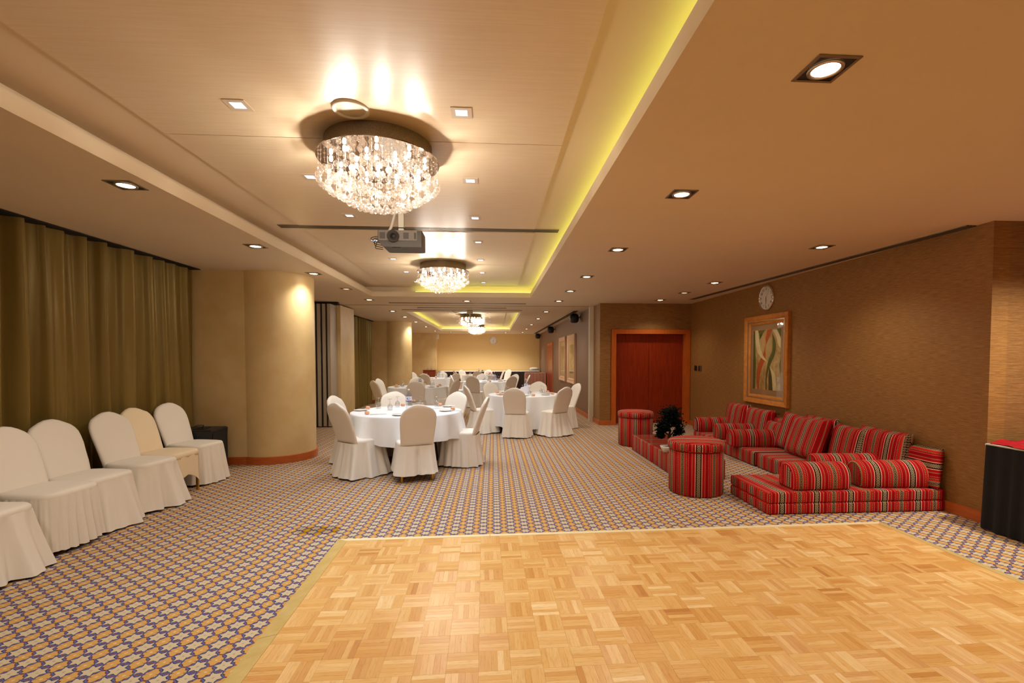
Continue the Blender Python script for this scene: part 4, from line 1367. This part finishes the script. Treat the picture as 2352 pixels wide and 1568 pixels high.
def smooth_pts(pts, n=5):
    out = []
    P = [pts[0]] + list(pts) + [pts[-1]]
    for i in range(1, len(P) - 2):
        for k in range(n):
            u = k / n
            a, b, c, d = P[i - 1], P[i], P[i + 1], P[i + 2]
            out.append(tuple(.5 * ((2 * b[q]) + (-a[q] + c[q]) * u + (2 * a[q] - 5 * b[q] + 4 * c[q] - d[q]) * u * u + (-a[q] + 3 * b[q] - 3 * c[q] + d[q]) * u ** 3) for q in (0, 1)))
    out.append(pts[-1])
    return out
def ribbon(left, right, mat, z):
    l = [art_xy(*p) for p in smooth_pts(left)]; r_ = [art_xy(*p) for p in smooth_pts(right)]
    build(MB().loft([[(x, y, z) for x, y in l], [(x, y, z) for x, y in r_]], False), 'painted_ribbon', M[mat], art)
z = .0132
ribbon([(228, 590), (222, 850), (215, 1060), (209, 1288)], [(247, 586), (248, 850), (252, 1000), (236, 1290)], 'art_green', z)
ribbon([(284, 582), (298, 640), (303, 690)], [(372, 572), (340, 620), (305, 692)], 'art_green', z)
ribbon([(450, 575), (485, 640), (515, 760), (540, 800)], [(500, 570), (520, 620), (540, 680), (545, 700)], 'art_cream', z)
ribbon([(497, 562), (520, 620), (545, 670)], [(545, 556), (545, 600), (545, 672)], 'art_green', z)
ribbon([(540, 900), (522, 980), (524, 1060), (530, 1110)], [(545, 900), (542, 980), (540, 1060), (532, 1112)], 'art_green', z)
ribbon([(300, 700), (318, 660), (350, 640), (366, 660)], [(310, 880), (330, 850), (350, 780), (366, 662)], 'art_tan', z)
ribbon([(394, 572), (372, 680), (374, 760), (345, 860), (295, 960), (265, 1080), (262, 1200), (270, 1290)], [(450, 566), (420, 650), (396, 720), (380, 850), (345, 980), (312, 1070), (292, 1190), (286, 1292)], 'art_orange', z + .0008)
ribbon([(376, 930), (372, 800), (400, 700), (424, 668)], [(386, 955), (425, 850), (444, 740), (426, 670)], 'art_tan', z + .0012)
ribbon([(250, 582), (250, 700), (275, 840), (330, 920), (390, 962)], [(284, 580), (300, 720), (318, 820), (345, 890), (392, 960)], 'art_cream', z + .0020)
ribbon([(450, 612), (452, 720), (445, 830), (400, 955), (375, 1080), (366, 1180), (366, 1300)], [(452, 610), (486, 740), (474, 870), (436, 965), (396, 1090), (382, 1190), (378, 1302)], 'art_green', z + .0016)
ribbon([(412, 1030), (402, 1140), (400, 1303)], [(416, 1028), (436, 1140), (446, 1308)], 'art_dark', z + .0008)
ribbon([(416, 1020), (436, 1100), (446, 1200), (450, 1308)], [(419, 1018), (470, 1100), (486, 1200), (486, 1312)], 'art_cream', z + .0022)
build(MB().box(-PW / 2 + .15, PW / 2 - .15, -PH / 2 + .15, PH / 2 - .15, .0185, .0195), 'picture_glass', M['pane'], t)

for y, w, c, lb in ((10.10, .055, 'black_plastic', 'small black wall control left of two switches beside the double door'), (9.92, .05, 'brown_cloth', 'brown switch plate on the brown wall beside the double door'), (9.845, .04, 'nickel', 'narrow metal switch plate furthest from the double door')):
    t = thing('wall_switch', lb, 'switch', (4.44, y, 1.28))
    build(MB().box(-.012, 0, -w, w, -.055, .055), 'switch_plate', M[c], t)
    build(MB().box(-.018, -.012, -w * .4, w * .4, -.03, .03), 'rocker', M[c], t)

# ------------------------------------------------------------------ projector under the near ceiling
def curve3(P, n=6):
    P = [Vector(p) for p in P]; Q = [P[0]] + P + [P[-1]]; out = []
    for i in range(1, len(Q) - 2):
        a, b, c, d = Q[i - 1:i + 3]
        for k in range(n):
            u = k / n
            out.append(.5 * (2 * b + (c - a) * u + (2 * a - 5 * b + 4 * c - d) * u * u + (3 * b - a - 3 * c + d) * u ** 3))
    return out + [P[-1]]
def projector(loc, label, body, s=1.0, pole_h=.2, cables=True, rz=0):
    t = thing('projector', label, 'projector', loc, rz)
    W, D, H = .415 * s, .27 * s, .155 * s
    sec = lambda y, k: [(-W / 2 * k, y, H * .35), (-W / 2 * k, y, H), (W / 2 * k, y, H), (W / 2 * k, y, H * .35), (W / 2 * k - .0 * s, y, 0.0), (-W / 2 * k + .055 * s, y, 0.0)]
    build(MB().loft([sec(-D / 2, .985), sec(-D / 2 + .015, 1.0), sec(D / 2 - .03, 1.0), sec(D / 2, .96)], True, True, True), 'projector_body', M[body], t)
    fp = build(MB().box(-W / 2 + .01, W / 2 - .045, -D / 2 - .006, -D / 2 + .002, H * .38, H * .98), 'front_panel', M['grey_plastic'], t)
    for x0, x1 in ((-.185, -.135), (.035, .085), (.135, .155)):
        v = build(MB().box(x0 * s, x1 * s, -D / 2 - .009, -D / 2 - .004, H * .48, H * .86), 'front_vent', M['grey_dark'], fp)
    lz = H * .62
    lr = .056 * s
    ln = MB()
    n = 32
    ln.loft([[(-.058 * s + rr * cos(2 * pi * j / n), yy, lz + rr * sin(2 * pi * j / n)) for j in range(n)] for rr, yy in ((lr, -D / 2 - .002), (lr, -D / 2 - .034), (lr * .93, -D / 2 - .040), (lr * .62, -D / 2 - .020), (lr * .5, -D / 2 - .030), (lr * .44, -D / 2 - .024))], True)
    lens = build(ln, 'lens_barrel', M['grey_dark'], t, False)
    build(MB().loft([[(-.058 * s + rr * cos(2 * pi * j / n), yy, lz + rr * sin(2 * pi * j / n)) for j in range(n)] for rr, yy in ((lr * .45, -D / 2 - .024), (lr * .25, -D / 2 - .031), (.001, -D / 2 - .033))], True), 'lens_glass', M['black_plastic'], lens, True)
    build(MB().loft([[(.03 * s + .028 * s * cos(2 * pi * j / 20), -.04 * s + .014 * s * sin(2 * pi * j / 20), zz) for j in range(20)] for zz in (-.0015, .001)], True, True), 'oval_badge', M['grey_dark'], t)
    build(MB().box(-.075 * s, .0, -D / 2 + .02, -D / 2 + .03, -.002, .002), 'bottom_slot', M['dark_gap'], t)
    p = build(MB().box(-.033, .017, -.02, .03, H, pole_h + H), 'mount_pole', M['white_plastic'], t)
    build(MB().box(-.037, .021, -.024, .034, H + .05, H + .058), 'pole_clamp', M['dark_gap'], p)
    build(MB().lathe([(.07, pole_h + H - .01), (.07, pole_h + H)], 24, (-.008, .005, 0), True, True), 'ceiling_flange', M['white_plastic'], p)
    if cables:
        sl = build(MB().tube([(-.14, .02, H + .02), (-.11, .02, H + .07), (-.085, .02, H + .16), (-.075, .02, H + pole_h * .98)], .013, 10), 'cable_sleeve', M['white_plastic'], t, True)
        cb = MB()
        for k in range(4):
            q = .018 * k
            cb.tube([tuple(v) for v in curve3([(-W / 2 + .01, .03, H * .8 - q), (-W / 2 - .05, .02 + q, H * .85 - q * .6), (-W / 2 - .10 + q, .02, H * .72 - q), (-W / 2 - .055, .03, H * .55 - q * 1.2), (-W / 2 + .01, .05, H * .45 - q)])], .0035, 6)
        cb.tube([(-.14, .02, H + .02), (-.165, .02, H - .005), (-.18, .02, H * .7)], .006, 6)
        o = build(cb, 'cables', M['black_plastic'], t, True); o['kind'] = 'stuff'
    return t
projector((-.882, 4.72, 2.553), 'grey ceiling projector on a white pole behind the nearest chandelier', 'grey_dark', 1.0, HP - .012 - 2.553 - .155)
t = thing('projector_mount', 'empty beige projector mount with pole and dangling cable before the far cove', 'mount', (-.60, 12.30, HC))
place(rbox_mesh('b', .15, .12, .07, .012, 2), 'mount_box', M['cream_metal'], t, (0, 0, -.071))
build(MB().box(-.016, .016, -.016, .016, -.30, -.07), 'mount_pole', M['nickel'], t)
build(MB().box(-.07, .07, -.05, .05, -.315, -.30).box(-.07, -.055, -.05, .05, -.36, -.315).box(.055, .07, -.05, .05, -.36, -.315), 'bracket', M['nickel'], t)
build(MB().tube(curve3([(-.45, .02, -.006), (-.36, .02, -.05), (-.22, .02, -.075), (-.10, .0, -.08), (-.16, .0, -.16), (-.13, .0, -.27), (-.05, .0, -.305)]), .006, 6), 'cable', M['black_plastic'], t, True)

# ------------------------------------------------------------------ stage monitor speaker
t = thing('stage_speaker', 'black stage speaker on the carpet against the first pillar', 'speaker', (-3.83, 6.46, 0), .06)
build(MB().loft([[(-.22, -.24, z0), (.20, -.20, z0), (.20, .20, z0), (-.22, .24, z0)] for z0 in (.01, .03)] + [[(-.22, -.24, .56), (.22, -.21, .56), (.22, .21, .56), (-.22, .24, .56)], [(-.20, -.22, .575), (.20, -.19, .575), (.20, .19, .575), (-.20, .22, .575)]], True, True, True), 'cabinet', M['black_plastic'], t)
build(MB().box(.212, .226, -.185, .185, .07, .53), 'speaker_grille', M['grille_black'], t)
build(MB().box(.226, .229, -.15, -.12, .08, .11), 'red_badge', M['red_light'], t)
build(MB().box(-.06, .08, -.10, .06, .575, .582), 'handle_recess', M['grille_black'], t)
build(MB().tube([(.02, -.04, .58), (.04, -.03, .62), (.0, -.08, .63), (-.08, -.16, .60), (-.14, -.23, .50), (-.16, -.26, .2), (-.1, -.30, .008)], .006, 8), 'cable', M['black_plastic'], t, True)

# ------------------------------------------------------------------ black skirted table at the right
def pleated(points, z0, z1, amp, step, seed=0, flare=.0):
    """skirt hanging along a polyline"""
    r = random.Random(seed)
    P = []
    for (a, b) in zip(points[:-1], points[1:]):
        L = sqrt((b[0] - a[0]) ** 2 + (b[1] - a[1]) ** 2); n = max(2, int(L / step))
        nx, ny = (b[1] - a[1]) / L, -(b[0] - a[0]) / L
        for k in range(n):
            u = k / n
            P.append((a[0] + (b[0] - a[0]) * u, a[1] + (b[1] - a[1]) * u, nx, ny))
    P.append((points[-1][0], points[-1][1], nx, ny))
    ph = [r.uniform(-.6, .6) for _ in P]
    rows = []
    for i in range(7):
        f = i / 6
        z = z1 + (z0 - z1) * f
        rows.append([(x + nx * (amp * (.35 + .65 * f) * sin(1.5708 * j + ph[j]) + amp + flare * f), y + ny * (amp * (.35 + .65 * f) * sin(1.5708 * j + ph[j]) + amp + flare * f), z) for j, (x, y, nx, ny) in enumerate(P)])
    return MB().loft(rows, False)
t = thing('buffet_table', 'table with black pleated skirt and red cloth beside the bright wall end', 'table', (0, 0, 0))
build(MB().box(4.31, 6.2, 2.2, 3.85, .735, .752), 'tabletop', M['white_plastic'], t)
build(pleated([(4.318, 3.84), (4.30, 2.25)], .012, .742, .012, .028, 3, .03), 'table_skirt', M['black_cloth'], t, True)
build(pleated([(6.1, 3.842), (4.318, 3.842)], .012, .742, .010, .03, 4, .01), 'table_skirt', M['black_cloth'], t, True)
for x, y in ((4.45, 3.7), (4.45, 2.4), (6.0, 3.7), (6.0, 2.4)):
    build(MB().box(x - .02, x + .02, y - .02, y + .02, 0, .735), 'leg', M['nickel'], t)
rows = []
for i in range(40):
    rows.append([])
    for j in range(60):
        u, v = i / 39, j / 59
        x = 4.315 + 1.0 * u + .012 * sin(v * 23) * (1 - u); y = 3.83 - 1.4 * v + .02 * sin(u * 17)
        ridge = abs(sin(u * 13 + 2.6 * sin(v * 11))) ** 3 * .022 + abs(sin(v * 24 + 2.2 * sin(u * 9 + 1))) ** 4 * .030
        z = .7545 + ridge * min(1, .25 + 3 * u) + .018 * math.exp(-((u - .4) / .2) ** 2 - ((v - .3) / .2) ** 2)
        rows[-1].append((x, y, z))
tag(build(MB().loft(rows, False), 'red_cloth', M['red_satin'], None, True), 'shiny red satin cloth crumpled on the black skirted table', 'cloth')

# ------------------------------------------------------------------ far room
t = thing('buffet_table', 'long buffet table with dark brown skirt and white top along the far wall', 'table', (0, 0, 0))
build(MB().box(-2.62, 2.28, 23.15, 23.90, .835, .86), 'table_cover', M['tablecloth'], t)
build(pleated([(-2.60, 23.16), (2.26, 23.16)], .01, .838, .012, .05, 6), 'table_skirt', M['brown_cloth'], t, True)
for x in (-2.5, -.2, 2.1):
    build(MB().box(x - .02, x + .02, 23.6, 23.64, 0, .835), 'leg', M['nickel'], t)
t = thing('serving_table', 'small table with dusty pink pleated skirt before the far right corner', 'table', (0, 0, 0))
build(MB().box(1.42, 2.30, 20.55, 21.3, .83, .85), 'tabletop', M['pink_cloth'], t)
build(pleated([(1.42, 21.3), (1.42, 20.56), (2.29, 20.56)], .01, .835, .012, .035, 7, .02), 'table_skirt', M['pink_cloth'], t, True)
for x, y in ((1.5, 20.64), (1.5, 21.2), (2.2, 20.64), (2.2, 21.2)):
    build(MB().box(x - .02, x + .02, y - .02, y + .02, 0, .83), 'leg', M['nickel'], t)
t = thing('chafing_dish', 'grey rectangular serving dish on the right end of the far buffet', 'dish', (2.02, 23.45, .861))
place(rbox_mesh('b', .46, .34, .09, .015, 2), 'dish_base', M['silver'], t)
build(MB().loft([superring(0, 0, .09, .23, .17, 24, .4), superring(0, 0, .15, .20, .13, 24, .45), superring(0, 0, .18, .10, .06, 24, .6)], True, True, True), 'dish_cover', M['white_plastic'], t, True)
t = thing('side_cabinet', 'low red-brown wooden cabinet before the far pier', 'cabinet', (-3.05, 22.95, 0))
build(MB().box(-.28, .28, -.2, .25, .0, .90).box(-.30, .30, -.22, .26, .90, .93), 'cabinet_body', M['cabinet_wood'], t)
for x in (-.14, .14):
    d_ = build(MB().box(x - .135, x + .135, -.215, -.2, .1, .88), 'door', M['cabinet_wood'], t)
    build(MB().box(x * .3 - .008, x * .3 + .008, -.23, -.215, .5, .58), 'door_knob', M['gold'], d_)
for k, (x, y) in enumerate(((-3.14, 22.92), (-2.96, 22.9))):
    t = thing('wine_glass', ['clear glass on the red-brown cabinet, left one', 'clear glass on the red-brown cabinet, right one'][k], 'glass', (x, y, .931), 0)
    for kk, m in GL.items(): place(m, kk, None, t)
# framed pictures on the taupe wall
for k, (y0, y1, lb) in enumerate(((13.33, 14.66, 'tall pale-framed mirror picture on the taupe wall, nearer of two'), (15.10, 16.48, 'tall pale-framed mirror picture on the taupe wall, farther of two'))):
    t = thing('framed_picture', lb, 'picture', (2.35, (y0 + y1) / 2, 1.47), 0, 'framed pictures in the far room')
    t.rotation_euler = (pi / 2, 0, -pi / 2)
    W, H = y1 - y0, 1.46
    build(frame_mesh(W, H, [(0, .002), (0, .05), (.02, .06), (.09, .04), (.11, .046), (.14, .03), (.16, .015)]), 'picture_frame', M['pale_frame'], t)
    build(MB().quad(*rect(W - .3, H - .3, .012)), 'mat_board', M['cream'], t)
    build(MB().box(-W / 2 + .3, W / 2 - .3, -H / 2 + .3, H / 2 - .3, .012, .014), 'print', art_bg() if k == 0 else bpy.data.materials['mottled_canvas'], t)
    build(MB().box(-W / 2 + .15, W / 2 - .15, -H / 2 + .15, H / 2 - .15, .020, .021), 'picture_glass', M['pane'], t)
# black wall speakers
for k, (y, lb) in enumerate(((12.68, 'black wall speaker on the taupe wall, nearest of three'), (17.9, 'black wall speaker on the taupe wall, middle of three'), (23.1, 'black wall speaker on the taupe wall, by the far corner'))):
    t = thing('wall_speaker', lb, 'speaker', (2.35, y, 2.58), 0, 'black wall speakers')
    sp = MB().loft([superring(-.17, 0, -.13, .07, .07, 24, .6), superring(-.17, 0, -.10, .11, .11, 24, .6), superring(-.17, 0, .0, .125, .12, 24, .6), superring(-.17, 0, .09, .105, .10, 24, .6), superring(-.17, 0, .115, .06, .06, 24, .6)], True, True, True)
    build(sp, 'speaker_body', M['black_plastic'], t, True)
    build(MB().tube([(-.06, 0, 0), (-.03, 0, .02), (0, 0, .02)], .016, 8).box(-.012, 0, -.03, .03, -.04, .07), 'wall_bracket', M['black_plastic'], t)
t = thing('wall_speaker', 'small white box speaker high on the far pier corner', 'speaker', (-2.78, 23.36, 2.55), 0)
place(rbox_mesh('b', .13, .14, .24, .015, 2), 'speaker_body', M['white_plastic'], t, (.066, 0, -.12))
build(MB().box(.133, .137, -.05, .05, -.1, .1), 'speaker_grille', M['cream_metal'], t)
